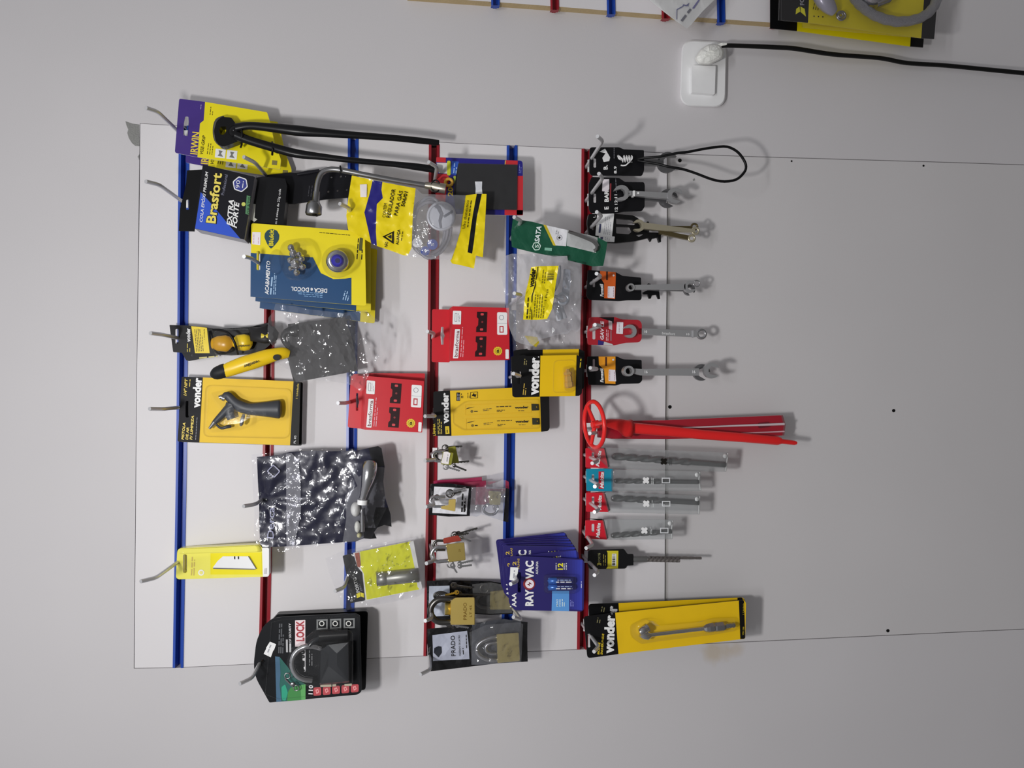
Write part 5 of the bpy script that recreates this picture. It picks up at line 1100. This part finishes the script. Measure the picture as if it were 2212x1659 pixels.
c = MB(); c.tube([(1343,345,S+.004,2),(1338,343,S+.008,2),(1336,339,S+.006,2),(1335,336,S+.004,2)]+[(1344+1.2*k/2+.3*k, 343+7*math.sin(k*math.pi/3), S+.006+.004*math.cos(k*math.pi/3), 1.4) for k in range(25)]+[(1352,357,S+.003,1.6),(1341,357,S+.002,1.6)], ZINCW, 6, fine=2); t.part('spring', c)
c = MB(); c.ball(1365,350.5,S+.001,2,STEEL); t.part('rivet', c)
c = MB(); c.tube([(x,y,d,2.8) for x,y,d in ((1378,344,.04),(1392,341,.045),(1420,339,.052),(1436,336,.055),(1465,330.4,.06),(1487,328,.062),(1516,322.4,.064),(1545,318,.065),(1571,317,.065),(1593,328,.065),(1607,346,.064),(1611.6,360.4,.064),(1607,373,.064),(1591,387.5,.064),(1565,392,.063),(1538,387.5,.062),(1502,374,.06),(1475,365.5,.058),(1444,360,.055),(1421,354,.05),(1396,350,.045),(1378,347,.04))], NEARBLACK, 8, fine=3); t.part('cable_loop', c, 'long black cable loop')
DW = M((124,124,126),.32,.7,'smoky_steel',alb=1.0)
def wrench(name, label, at, fn, cat='wrench'):
    t = Thing(name, label, cat, W(*at)); c = MB(); fn(c); t.part('body', c); return t
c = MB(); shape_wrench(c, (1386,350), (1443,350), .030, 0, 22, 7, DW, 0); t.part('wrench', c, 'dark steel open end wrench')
# F2
def big_card(out, S, t, hole, r=3):
    c = MB(); c.ext(S, rr(out, r), CB, 0, .0012, holes=[slot(*hole)]); return c
t = Thing('wrench_card', 'black hang card with a white sticker and two wide open end wrenches', 'carded wrench', W(1283,418,.03))
S = .038; c = big_card([(1278,382),(1337.6,384.5),(1350,393),(1391,393.5),(1393,400),(1392.5,447),(1386.5,456),(1348.5,457),(1330,461),(1276,460),(1272,451),(1271.6,397)], S, t, (1285,428,3,10))
c.text(S, 'BAR', (1314.5,436), (1314.5,411), 9, TW, .0005, .04); c.text(S, 'E', (1314.5,452), (1314,446), 9, TW, .0005, .03); c.text(S, '12 12.11', (1334,457), (1333,420), 6, TW, .0005, .03); c.fine(S, (1331,416), (1329.5,386), .9, GRAYTXT, .0005)
c.poly(S, rr([(1302,387),(1316,387),(1316,409),(1311,414),(1300.5,413)],1), PRICE, .0008); c.poly(S, [(1318,396),(1320.5,396),(1319.5,433),(1317,433)], M((150,54,60),.4), .0005)
t.part('card', c)
SW = M((176,176,178),.36,.55,'matt_steel',alb=1.0)
c = MB(); jaw(c, (1343,416.5), Vector((-1,0.25)), 17, .046, SW, 0); c.ext(.046, rr([(1356,411),(1366,412.5),(1366,421.5),(1356,423)],1), SW, .003, .006); c.ext(.046, [(1364,412),(1450,416.5),(1450,430),(1364,422)], SW, .003, .006); jaw(c, (1459,422), Vector((1,0.3)), 17, .047, SW, 0); c.poly(.046, circ(1378.5,417,2.5,10), WHITE, .0034); t.part('wrench', c, 'front wrench'); 
c = MB(); c.ext(.046, [(1368,411.5),(1372,411.5),(1372,423.5),(1368,423.5)], WHITE, .005, .008); t.part('cable_tie', c, 'white tie')
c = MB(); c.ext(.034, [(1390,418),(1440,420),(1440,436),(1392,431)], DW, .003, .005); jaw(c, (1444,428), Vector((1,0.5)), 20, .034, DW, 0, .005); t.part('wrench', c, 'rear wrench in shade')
# F3
t = Thing('wrench_holder', 'black slotted plastic frame with white labels, holding golden wrenches', 'wrench holder', W(1280,494,.03))
S = .036; c = MB()
c.ext(S, rr([(1272,462),(1326.8,461.7),(1366.6,465),(1376,470),(1395.5,484),(1399,501.5),(1428,503),(1428,523),(1424,523),(1421,513),(1408,516),(1406,522),(1401,514),(1372,521),(1330.4,525),(1292,523),(1272.5,507),(1268,480)],[3,2,2,2,3,2,1,1,1,1,1,1,1,3,3,4,6,8]), M((22,22,23),.28), 0, .005, holes=[rr([(1331,471),(1368,475),(1374,482),(1370,486),(1331,484)],2), rr([(1331,489),(1362,490),(1366,500),(1358,506),(1331,504)],2), slot(1281,488,2.5,9), rr([(1374,508),(1392,505),(1380,512)],1)])
c.tube([(1399,481,S,3),(1402,489,S+.006,3),(1399,500,S,3)], NEARBLACK, 8)
c.text(S, 'L', (1286,470), (1286,465), 5, TW, .0005)
t.part('frame', c)
c = MB(); q = [(1290,463.5),(1326.8,460.8),(1322,512),(1286,508.7)]; q2 = [(1294,508),(1328,511),(1327,523),(1292,521)]
c.poly(S, rr(q2,1), TW, .0009); c.poly(S, [(1297,512),(1303,512),(1302,517),(1297,517)], M((60,64,96),.5), .0012); c.fine(S, (1307,519), (1308,512), 1, GRAYTXT, .0012, rows=3, gap=4)
c.poly(S, rr(q,1), TW, .0014); c.poly(S, rr([(1295,484),(1299,484),(1297,503),(1293,503)],1), M((60,64,96),.5), .0017); c.fine(S, (1304,506), (1308,468), 1, GRAYTXT, .0017, rows=4, gap=4)
t.part('label', c, 'white paper label')
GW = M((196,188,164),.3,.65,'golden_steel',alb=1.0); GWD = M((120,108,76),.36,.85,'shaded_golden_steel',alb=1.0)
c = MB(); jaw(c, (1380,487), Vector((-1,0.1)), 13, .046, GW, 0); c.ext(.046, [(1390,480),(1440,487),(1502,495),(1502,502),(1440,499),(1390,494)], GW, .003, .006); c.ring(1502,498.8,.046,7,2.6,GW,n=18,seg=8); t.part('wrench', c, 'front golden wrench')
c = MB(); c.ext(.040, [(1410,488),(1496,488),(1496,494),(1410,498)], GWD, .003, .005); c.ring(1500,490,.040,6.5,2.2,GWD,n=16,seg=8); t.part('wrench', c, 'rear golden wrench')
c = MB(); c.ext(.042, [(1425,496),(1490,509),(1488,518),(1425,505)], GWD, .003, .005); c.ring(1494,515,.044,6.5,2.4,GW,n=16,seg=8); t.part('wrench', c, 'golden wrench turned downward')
# F4, F6: orange striped cards
def orange_card(out, org, tag, txt, S, label, col, fn):
    t = Thing('wrench_card', label, 'carded wrench', W(1278, (out[0][1]+out[-1][1])/2, .03)); cy = (out[0][1]+out[-1][1])/2
    c = MB(); c.ext(S, rr(out,3), CB, 0, .0012, holes=[slot(1283,cy,2.6,9)]); c.poly(S, org, col, .0004)
    c.text(S, 'Famastil', txt[0], txt[1], 7, TW, .0008, .04, .2); c.poly(S, rr(tag,1), PRICE, .0008); c.fine(S, bil(tag,.12,.9), bil(tag,.12,.1), .9, M((150,110,120),.5), .0011); c.fine(S, bil(tag,.8,.9), bil(tag,.8,.1), .9, M((150,110,120),.5), .0011)
    cx = (org[0][0]+org[1][0])/2; c.poly(S, [(cx-4,org[0][1]+1),(cx,org[0][1]+1),(cx,org[0][1]+20),(cx-4,org[0][1]+20)], M((70,30,10),.5), .0006); c.poly(S, circ(org[1][0]-5,org[1][1]+7,2.2,8), TW, .0006)
    t.part('card', c); fn(t); return t
def f4(t):
    c = MB(); shape_wrench(c, (1363,620.6), (1491,619), .048, 8.5, 13, 6.5, SW, -8); t.part('wrench', c, 'front wrench')
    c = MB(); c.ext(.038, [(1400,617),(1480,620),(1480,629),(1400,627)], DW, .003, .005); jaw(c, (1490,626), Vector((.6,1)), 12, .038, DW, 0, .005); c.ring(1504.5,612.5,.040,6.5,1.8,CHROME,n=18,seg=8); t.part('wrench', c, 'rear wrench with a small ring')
    c = MB(); c.ext(.034, rr([(1388,632),(1396,628),(1424,629),(1426,646),(1422,646),(1418,637),(1408,638),(1406,645),(1402,645),(1399,636),(1390,636)],1), NEARBLACK, 0, .003); c.ext(.034, [(1397,616),(1401,612),(1406,614),(1408,618)], NEARBLACK, 0, .003); t.part('clip', c, 'jagged black plastic clip')
orange_card([(1269.8,583),(1330.4,588),(1345,596),(1384.7,599.5),(1386,645),(1383,648.5),(1355.7,648.6),(1337.6,650.6),(1273,647.7),(1267,639.6)], [(1296,585.2),(1330.4,588),(1328.6,646),(1305,644),(1305,612.4),(1297,600)], [(1313,618.5),(1328,618.5),(1327.5,644),(1312.5,643)], [(1303.5,640.5),(1302.5,613)], .036, 'black hang card with a dark orange block and a slim ring wrench', M((206,92,30),.38), f4)
def f6(t):
    c = MB(); c.ext(.050, circ(1358.4,801.4,11.5,22), SW, .006, .010, holes=[circ(1358.4,801.4,7,12)]); c.ext(.048, rr([(1368,796),(1386,797),(1510,795.5),(1510,811.5),(1386,811),(1368,807)],1), SW, .003, .006)
    for x, s_ in ((1393,'16'),(1496,'16')): c.text(.048, s_, (x,806), (x+6,806), 6, WHITE, .0034, .02)
    jaw(c, (1538,800.5), Vector((1,0.15)), 17, .050, SW, 0); t.part('wrench', c, 'front wrench')
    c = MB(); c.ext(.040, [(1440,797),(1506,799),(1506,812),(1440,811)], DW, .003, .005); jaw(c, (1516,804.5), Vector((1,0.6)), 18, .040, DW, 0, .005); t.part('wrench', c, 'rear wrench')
orange_card([(1269,769.8),(1332,769.8),(1346.7,776.3),(1386,777.3),(1387.4,822),(1381,828.5),(1341,829.4),(1330.4,833),(1271.5,831.2),(1268,800)], [(1293,770.2),(1329.5,770.2),(1329.5,829.4),(1307,828.5),(1305,798.7),(1294,788)], [(1315,798),(1329,799),(1331,824),(1314.5,823)], [(1303.5,826),(1302.5,795)], .036, 'black hang card with a light orange block and a heavy ring wrench', M((236,146,30),.38), f6)
# F5
t = Thing('wrench_card', 'glossy red hang card with a cut out showing an open wrench jaw', 'carded wrench', W(1275,716,.03))
S = .036; c = MB(); DR = M((164,30,42),.28,coat=.4)
c.ext(S, rr([(1273,685),(1328.6,684.8),(1343,690),(1380,691),(1386.5,698),(1386,733),(1381,739.5),(1352,740.5),(1326.8,746),(1270,744.5),(1268,720)],[4,3,4,4,5,5,4,3,3,3,8]), DR, 0, .0012, holes=[slot(1283,716,3.4,17)])
c.poly(S, [(1293,685.3),(1326.5,685.3),(1325,699),(1315,692.5)], BLACK, .0004); c.poly(S, rr([(1314.5,692),(1322.5,694.5),(1322.5,713),(1315,710.5)],1), M((196,180,184),.45), .0007); c.poly(S, rr([(1332.5,695.5),(1346.5,696),(1345.5,721.5),(1331,720.5)],1), PRICE, .0008)
c.text(S, 'GAV LE', (1304,734), (1304.5,693.5), 7.5, M((240,206,212),.4), .0008, .035, .15); c.fine(S, (1309,736), (1309.5,711), 1.6, M((230,170,180),.4), .0005, rows=2, gap=3.5); c.poly(S, [(1319,714),(1320.5,714),(1320.5,736),(1319,736)], GRAYTXT, .0005)
c.poly(S, [(1292,734.5),(1305,738),(1303.5,745),(1291.5,745)], M((44,40,110),.4), .0005); c.poly(S, [(1305,738),(1322,743),(1325,745.6),(1303.5,745)], M((186,186,186),.4), .0005)
c.fine(S, (1337,718), (1337,699), .9, M((150,110,120),.5), .0011)
t.part('card', c)
c = MB(); jaw(c, (1361,715.5), Vector((-1,0.12)), 14.5, .040, SW, 0); c.ext(.033, [(1380,709),(1502,714),(1502,728),(1380,722)], SW, .003, .006)
c.ring(1515,721.5,.036,9,3.2,CHROME,n=22,seg=8); c.ext(.036, [(1498,713.5),(1507,716),(1507,727),(1498,729)], SW, .003, .006)
c.text(.033, '10', (1392,719), (1398,719.3), 5.5, WHITE, .0034, .02); c.text(.033, 'brasfort', (1430,722), (1458,724), 5.5, M((200,200,200),.4), .0034, .02); c.text(.033, '10', (1483,724), (1489,724.3), 4.5, WHITE, .0034, .01); t.part('wrench', c)
# F7: red wheel tools
RP = M((214,34,34),.32,name='bright_red_plastic'); 
t = Thing('wheel_tool', 'bright red plastic rod with a spoked red wheel at its top', 'hand tool', W(1276,935,.06))
c = MB(); ctr = W(1283.5,917,.080); nrm = Vector((-.06,-.20,.97)).normalized(); e1 = nrm.cross(Vector((0,1,0))).normalized(); e2 = nrm.cross(e1).normalized(); R = .0275
c.tubew([(ctr+e1*(R*math.cos(a))+e2*(R*math.sin(a)), .0026) for a in [2*math.pi*k/36 for k in range(36)]], RP, 10, True)
for a in (90, 210, 330):
    a = math.radians(a+6); c.tubew([(ctr+nrm*-.001, .0030), (ctr+(e1*math.cos(a)+e2*math.sin(a))*R, .0020)], RP, 8)
c.tubew([(ctr+nrm*.003, .004), (ctr-nrm*.005, .0052)], RP, 12)
t.part('wheel', c)
c = MB(); a = ctr-nrm*.004
P = [(a,.004)]+[(W(x,y,d), r*mpp(x,y,d)) for x,y,d,r in ((1310,914,.070,8),(1338,918,.060,13),(1352,925,.055,18),(1362,926,.053,20),(1363,926,.053,12))]
c.tubew(P, RP, 14, flat=.7); t.part('collar', c)
c = MB(); c.tube([(1360,924,.053,11.5),(1440,931,.050,11),(1520,939,.048,10),(1600,945,.045,9.5),(1680,952,.042,9),(1686,952.5,.042,7),(1690,953.5,.042,5),(1716,956.5,.041,4.6),(1721,957,.041,3)], RP, 14, flat=.8); t.part('rod', c)
t = Thing('red_sleeve_pack', 'long dark red transparent sleeve with thin rods inside, behind the red wheel tool', 'pack', W(1290,932,.03))
c = MB(); RF = film((.50,.05,.09),.40,1.0,'red_transparent_sleeve',.15,.3); o_ = rr([(1290,910),(1440,907),(1691,896.4),(1697,917.6),(1694,941),(1610,945),(1517,947),(1440,948.5),(1322,948),(1290,945)],2)
c.loft(.022, o_, [(1,0),(1,.010),(.98,.013)], M((148,20,38),.3,name='dark_red_film',coat=.5), smooth=False); t.part('sleeve', c)
c = MB(); c.tube([(1463,924.6,.037,1.2),(1580,920,.037,2),(1694,916,.037,2.6)], M((190,176,180),.3), 8); t.part('rod', c)
c = MB(); c.tube([(1600,936,.036,1.0),(1694,932,.036,1.8)], M((190,150,158),.3), 8); t.part('rod', c)
c = MB(); c.ext(.037, rr([(1638,914),(1660,911),(1664,922),(1640,925)],3), M((96,22,34),.4), 0, .002); t.part('clamp', c)
# F8-F11 drill bit sleeves
DB = M((120,122,122),.28,.7,'drill_steel',alb=1.0); SL = film((.97,.98,.98),.07,.5,'drill_sleeve',.12,.15); MK = M((196,26,44),.32)
def drill_bit(c, p0, p1, d, r, turns, flute=.72, shank=None):
    n = 90; P = []; a = Vector(p0).to_2d(); b = Vector(p1).to_2d()
    for i in range(n+1):
        t_ = i/n; q = a.lerp(b, t_); q = W(q.x, q.y, d); P.append((q, r*mpp(1400,1000,d)*(.55 if i == 0 else 1)))
    c.tubew(P, DB, 12, smooth=True, fn=lambda t_, A: 1-.5*max(0, math.cos(2*A-t_*turns*4*math.pi))**1.5 if t_ < flute else .84)
def sleeve(label, head, col, strip, tube, bit, star, starcol, turns, flute, S, txt, block=None):
    t = Thing('drill_bit_pack', label, 'carded drill bit', W(head[0][0]+8, (head[0][1]+head[-1][1])/2, .025))
    c = MB(); cy = (head[0][1]+head[-1][1])/2
    hl = rr([(1274,cy-2),(1283,cy-16),(1287,cy-16),(1287,cy-6),(1281,cy+4),(1276,cy+6)],2)
    c.ext(S+.004, rr(head,2), col, 0, .0008, holes=[slot(1281,cy-3,3,9)], side=col)
    if strip: c.ext(S+.0025, strip, INK, 0, .0008)
    if block: c.poly(S+.004, block, MK, .0003)
    c.text(S+.004, 'Makita', txt[0], txt[1], 8, M((240,222,226),.4), .0006, .03, .3); t.part('header', c)
    c = MB(); c.ext(S+.0005, rr(tube,2), M((196,198,200),.45,name='sleeve_backing') if 0 else film((.92,.93,.93),.14,.4,'sleeve_back',.2,.1), 0, .0006); c.loft(S, rr(tube,4), [(1,.001),(.995,.009),(.975,.0115),(.9,.012)], SL); t.part('sleeve', c)
    c = MB(); drill_bit(c, bit[0], bit[1], S+.006, bit[2], turns, flute); t.part('drill_bit', c)
    c = MB(); q = []
    for k in range(16):
        a = math.radians(22.5*k+45); rr_ = (8.5 if k % 4 in (0,) else 7.6 if k % 4 in (1,3) else 4.6); q.append((star[0]+rr_*math.cos(a), star[1]+rr_*math.sin(a)))
    c.ext(S+.0125, q, starcol, .0006, .0003)
    c.fine(S+.0125, (star[0]+12,star[1]+8), (star[0]+12,star[1]-8), 1.3, M((190,194,194),.4) if starcol is WHITE else M((60,60,60),.5), .0006, rows=2, gap=3)
    if starcol is WHITE: c.poly(S+.0125, [(star[0]+34,star[1]-6),(star[0]+52,star[1]-6),(star[0]+52,star[1]+6),(star[0]+34,star[1]+6)], M((206,208,210),.4), .0006, holes=[[(star[0]+36,star[1]-4),(star[0]+50,star[1]-4),(star[0]+50,star[1]+4),(star[0]+36,star[1]+4)]])
    t.part('sticker', c, 'small star shaped mark')
    c = MB(); e = [tube[1], tube[2]]; c.tube([(e[0][0]-2,e[0][1]+2,S+.006,1.6),(e[0][0]-4,(e[0][1]+e[1][1])/2,S+.006,1.1),(e[1][0]-2,e[1][1]-2,S+.006,1.6)], WHITE if 0 else M((222,224,222),.35), 6); c.ball(tube[1][0]-8,tube[1][1]+8,S+.008,4,M((224,226,224),.3),1.3,.6,1.2,10); t.part('sealed_end', c)
    return t
sleeve('longest drill bit sleeve, red header, beside the red wheel tool', [(1265,968),(1305,968.5),(1314,1011),(1265,1010)], MK, [(1266,966),(1307.5,967.5),(1317,1007),(1313,1010),(1300,969)], [(1268,965),(1574,977),(1569,1019.5),(1313,1011.5)], [(1321.4,985.5),(1565.5,1003.7),7.5], (1434,997), INK, 4.2, .70, .034, [(1294,1008.5),(1299,974)])
sleeve('drill bit sleeve with a teal blue header', [(1266,1012.7),(1323.8,1012.7),(1323,1061.5),(1266.9,1060.7)], M((16,132,160),.32), None, [(1320,1014),(1513.4,1017.5),(1515,1060.7),(1320,1061)], [(1326,1038.7),(1508.6,1041),5.6], (1395.4,1037.9), WHITE, 4.5, .6, .034, [(1304,1055),(1304,1020)], [(1293,1018.5),(1305,1018.5),(1304.5,1056),(1293,1056)])
sleeve('red headed drill bit sleeve between the teal one and the shortest one', [(1266,1064),(1305,1064),(1315,1106),(1266,1105.4)], MK, [(1267,1062),(1307,1063),(1318.5,1102),(1314,1105),(1301,1065)], [(1300,1062.5),(1513.4,1070.4),(1511.8,1111.5),(1313,1107)], [(1319.8,1075.8),(1508.6,1085.5),7], (1396,1088), WHITE, 3.6, .62, .034, [(1298.5,1102),(1299.5,1070)])
sleeve('shortest drill bit sleeve, red header, above the black drill holder', [(1264.4,1124),(1303.5,1124),(1311.6,1165.7),(1264.4,1163.2)], MK, [(1265,1120),(1304.5,1121.5),(1314.5,1162),(1310.5,1165),(1299.5,1125)], [(1300,1121),(1454.8,1122.5),(1453,1164.8),(1310,1166)], [(1319.8,1156.7),(1450,1147.8),6], (1392,1146), WHITE, 3.2, .75, .034, [(1295,1163),(1297,1130)])
# F12
t = Thing('drill_holder', 'black plastic hanger with a yellow barcode label holding two thin drill bits', 'drill bits', W(1276,1210,.02))
S = .032; c = MB(); c.loft(S, rr([(1270,1187),(1348.5,1185),(1356,1196),(1368.4,1196),(1369.3,1221.4),(1355.7,1222.3),(1352,1228.6),(1274.4,1229.8),(1269,1221.4)],[6,4,2,2,2,2,4,4,5]), [(1,-.006),(1,.003),(.97,.005)], M((22,22,24),.28,coat=.3), smooth=False)
c.poly(S, [(1310.5,1189.8),(1335.8,1189.8),(1335,1228),(1309.6,1228.3),(1312.5,1224),(1312.5,1194)], M((198,186,40),.4), .0056); c.poly(S, rr([(1322,1196),(1331.5,1196),(1331,1223),(1321.5,1223)],1), M((214,214,206),.4), .0059); c.barcode(S, [(1323,1198),(1329,1198),(1329,1221),(1322.5,1221)], INK, 14, .0062)
c.text(S, 'FORTG', (1297,1213), (1296.5,1195), 5, M((170,170,120),.4), .0056, .02); c.poly(S, [(1290,1217),(1294,1214.5),(1299,1217),(1299,1222),(1294,1219.5),(1290,1222)], M((190,180,80),.4), .0056); c.fine(S, (1303,1222), (1303,1195), 1.6, M((150,140,60),.4), .0056, rows=2, gap=4)
t.part('holder', c)
c = MB(); c.tube([(1366,1207.5,.032,7),(1396,1207.5,.032,7),(1404,1208,.032,5)], STEEL if 0 else M((150,150,150),.35,.8,alb=1.0), 12); t.part('chuck_shank', c)
c = MB()
def bit2(c, p0, p1, d, r, turns): 
    n = 40; P = []; a = Vector(p0).to_2d(); b = Vector(p1).to_2d()
    for i in range(n+1): q = a.lerp(b, i/n); P.append((W(q.x, q.y, d), r*mpp(1400,1200,d)))
    c.tubew(P, M((136,130,128),.35,.7,alb=1.0), 10, fn=lambda t_, A: 1-.35*max(0, math.cos(2*(A-t_*turns*2*math.pi)))**2)
bit2(c, (1398,1209), (1467.8,1210.5), .034, 4.6, 4); t.part('drill_bit', c)
c = MB(); bit2(c, (1400,1204), (1515,1205.5), .028, 3.0, 8); t.part('drill_bit', c)
# F13
def long_card(L, S, label, full):
    t = Thing('chuck_card', label, 'carded air tool', W(1276, (L[0][1]+L[6][1])/2, S))
    c = MB(); out = rr(L, [7,0,3,3,3,0,7]); cy = L[0][1]*.42+L[6][1]*.58
    c.ext(S, out, M((220,180,8),.5), 0, .0012, side=INK, holes=[slot(1272.5+ (0 if full else 6), cy, 3.2, 15)])
    q = [L[0], L[2], L[4], L[6]]
    hd = [L[0], L[1], L[5], L[6]]; c.poly(S, rr(hd,[7,0,0,7]), M((22,22,24),.33), .0004, holes=[slot(1272.5+(0 if full else 6), cy, 3.2, 15)])
    c.poly(S, rr([(L[2][0]-11,L[2][1]+1),L[2],L[3],(L[4][0]),(L[4][0]-10.5,L[4][1]+.6)] if 0 else [(L[2][0]-11,L[2][1]+1),L[2],L[4],(L[4][0]-10.5,L[4][1]+.6)],[0,4,4,0]), M((20,20,20),.33), .0004)
    t.part('card', c) if not full else None
    return t, c
t, c = long_card([(1271.6,1305),(1335.8,1302.7),(1604,1290.5),(1610,1296),(1609,1378),(1341,1395),(1275,1400)], .030, 'rear one of the two long yellow cards, showing only its upper border', False)
c2 = MB(); c2.text(.030, 'vonder', (1330,1386), (1332.5,1309), 21, M((190,190,192),.4), .0007, .05); c2.fine(.030, (1298,1321), (1300,1310), 2, M((120,116,80),.5), .0006, rows=2, gap=5); t.part('lettering', c2, 'white printed word')
L_ = [(1260.8,1332),(1328.6,1323.5),(1607,1296.2),(1611.5,1302),(1609.8,1379.8),(1335.8,1413),(1269,1422)]
t, c = long_card(L_, .050, 'front one of the two long yellow cards, with a chrome air chuck in its bubble', True)
S = .050
c.text(S, 'vonder', (1324.5,1412), (1327.5,1329), 21, WHITE, .0008, .05); c.poly(S, circ(1322,1326,1.3,8), GRAYTXT, .0007)
c.text(S, 'BICO DE', (1294.5,1414), (1297,1388), 4.5, GOLD, .0006, .03, .15); c.text(S, 'ENCHER PNEUS', (1301.5,1414), (1305,1369), 4.5, GOLD, .0006, .03, .15); c.fine(S, (1289,1345), (1291,1334), 2, M((120,116,80),.5), .0006, rows=2, gap=5)
c.text(S, '1 Unidade', (1607.5,1327), (1608,1303), 3.6, GOLD, .0006); c.text(S, 'VDR 1200', (1606.5,1372), (1607.5,1354), 3.2, GOLD, .0006)
t.part('card', c)
c = MB(); d = .060
c.tube([(1381,1366,d+.004,6),(1384,1365,d+.004,8),(1399,1355,d+.002,9),(1400,1354,d+.002,7)], CHROME, 16); c.tube([(1385,1367,d,9),(1392,1371,d,10),(1400,1373,d,9),(1406,1371.5,d,5),(1408,1371,d,4.2),(1522,1357.5,d,4.2)], CHROME, 14); t.part('chuck_and_stem', c)
c = MB(); c.tube([(1520,1358,d,5),(1525,1357.5,d,8),(1532,1356.5,d,9.5),(1541,1355.5,d,9.5),(1543,1355.3,d,8.2),(1547,1355,d,9.5),(1562,1353.5,d,9.5),(1567,1352.6,d,6)], STEEL, 6, smooth=False); t.part('hex_coupling', c)
c = MB(); c.tube([(1565,1352.8,d,5)]+[(1568+3.2*k,1352.3-.35*k,d,5.5 if k % 2 else 4) for k in range(7)], STEEL, 12); t.part('hose_barb', c)
c = MB(); c.loft(S, rr([(1360,1350),(1392,1334),(1410,1352),(1520,1342),(1530,1336),(1590,1334),(1594,1362),(1536,1372),(1420,1386),(1384,1392),(1362,1376)],8), [(1,.0006),(.98,.010),(.93,.017),(.7,.0185)], BLIS); t.part('bubble', c)
# ============================================================ goods on the upper board
t = Thing('hanging_bag', 'white printed bag with a pointed lower corner hanging over the raw board edge', 'bag', W(1470,-40,.03))
S = crumple(.045,.0008,40,91); LV = M((240,238,250),.35,coat=.3)
c = MB(); c.sheet(S, [(1340,-60),(1560,-60),(1543,0),(1518,24),(1492.6,54),(1484,62),(1470,52),(1461,46),(1432,24),(1403,0),(1380,-20)], LV, cell=7, seed=3, smooth=True)
c.poly(S, [(1461,42),(1461.5,20),(1474,13),(1476,9),(1482,11),(1489,6),(1486.5,14),(1492,18),(1491,17),(1485,12.5),(1482,13.5),(1477,12),(1475,15),(1462.8,21.5),(1462.4,42)], M((110,112,150),.5), .0016)
c.fine(S, (1470,44), (1490,18), 5, M((120,120,130),.5), .0016, rows=1); c.poly(S, [(1495,18),(1508,0),(1512,0),(1499,19)], M((120,116,160),.5), .0016)
t.part('printed_film', c)
c = MB(); c.sheet(lambda x,y: S(x,y)+.004, [(1345,-60),(1580,-60),(1545,0),(1530,20),(1500,56),(1492,60),(1483,68),(1476,66),(1463,58),(1458,46),(1400,0)], film((.99,.99,.99),.02,.5,'bag_corner_film',.08,.2), cell=7, seed=4, smooth=True); t.part('outer_film', c)
def faucet_pack(dx, dy, S, label, full):
    o = lambda L: [(x+dx, y+dy) for x, y in L]
    t = Thing('hose_pack', label, 'carded faucet hose', W(1800,-60,S))
    c = MB(); c.ext(S, o([(1688,-60),(1750,-60),(1745.5,48.5),(1688,43)]), M((18,18,20),.3), 0, .0012); c.ext(S, o([(1750,-60),(2000,-60),(1990,82),(1745.5,48.5)]), M((204,190,16),.35), 0, .0012); c.ext(S, o([(2000,-60),(2030,-60),(2018,84),(1990,82)]), M((20,20,22),.3), 0, .0012)
    if full:
        for a in ([(1720,19),(1727,14),(1728.5,25),(1718.6,31)], [(1729,14),(1738,19),(1741,36),(1729.5,26)]): c.poly(S, a, M((210,206,30),.4), .0004)
        c.text(S, 'FORTG', (1737,11), (1735,-30), 9, GRAYTXT, .0004, .02); c.fine(S, (1756,20), (1760,0), 1.4, INK, .0004, rows=3, gap=5); 
        for k in range(3): c.poly(S, circ(1758.5+9.5*k,35+.7*k,1.6,6), INK, .0004)
    t.part('card', c); return t
faucet_pack(-24, 18, .026, 'rear yellow card of the two hose packs at the top, peeking out at its side', False)
t = faucet_pack(0, 0, .050, 'front yellow and black hose pack at the top edge of the photo', True)
c = MB(); GH = M((158,158,172),.3,.3,name='grey_sprayer',coat=.5); c.tube([(1768,-30,.06,14),(1775,-8,.062,18),(1786,8,.062,17),(1796,20,.061,13),(1802,26,.06,9)], GH, 14, flat=.8, fine=2); t.part('sprayer', c)
c = MB(); c.ring(1817,34,.058,9,2.2,STEEL,n=20); c.ring(1816,33,.060,5,1.8,STEEL,n=16); t.part('washer', c)
c = MB(); c.tube([(1838,-22,.064,9),(1848,0,.064,9),(1868.8,20,.064,9),(1898.6,37,.064,9.4),(1938.4,46.5,.064,9.6),(1978,42,.063,9.6),(2006,27,.062,9.6),(2022,4,.062,9.6),(2028,-24,.062,9.6)], M((176,178,184),.3,.7,'braided_hose',bump=1.0,bscale=1400,alb=1.0), 14, fine=10, fn=lambda t_, A: 1+.06*math.sin(t_*420+A*3)); t.part('braided_hose', c)
c = MB(); c.ball(1885,-8,.066,20,CHROME,1,1,1.3,14); c.ball(1910,-14,.066,16,CHROME,1,1,1,12); c.tube([(1890,8,.066,10),(1915,-2,.068,11),(1925,-12,.068,9)], CHROME, 12); t.part('connector_nut', c)
c = MB(); c.loft(.050, [(1684,-70),(2036,-70),(2022,86),(1733,60),(1732,50),(1680,44)], [(1.0,-.002),(1.0,.004),(.995,.022),(.98,.025)], film((.97,.95,.96),.03,.45,'hose_pack_shell',.08,.15), smooth=False); t.part('shell', c)
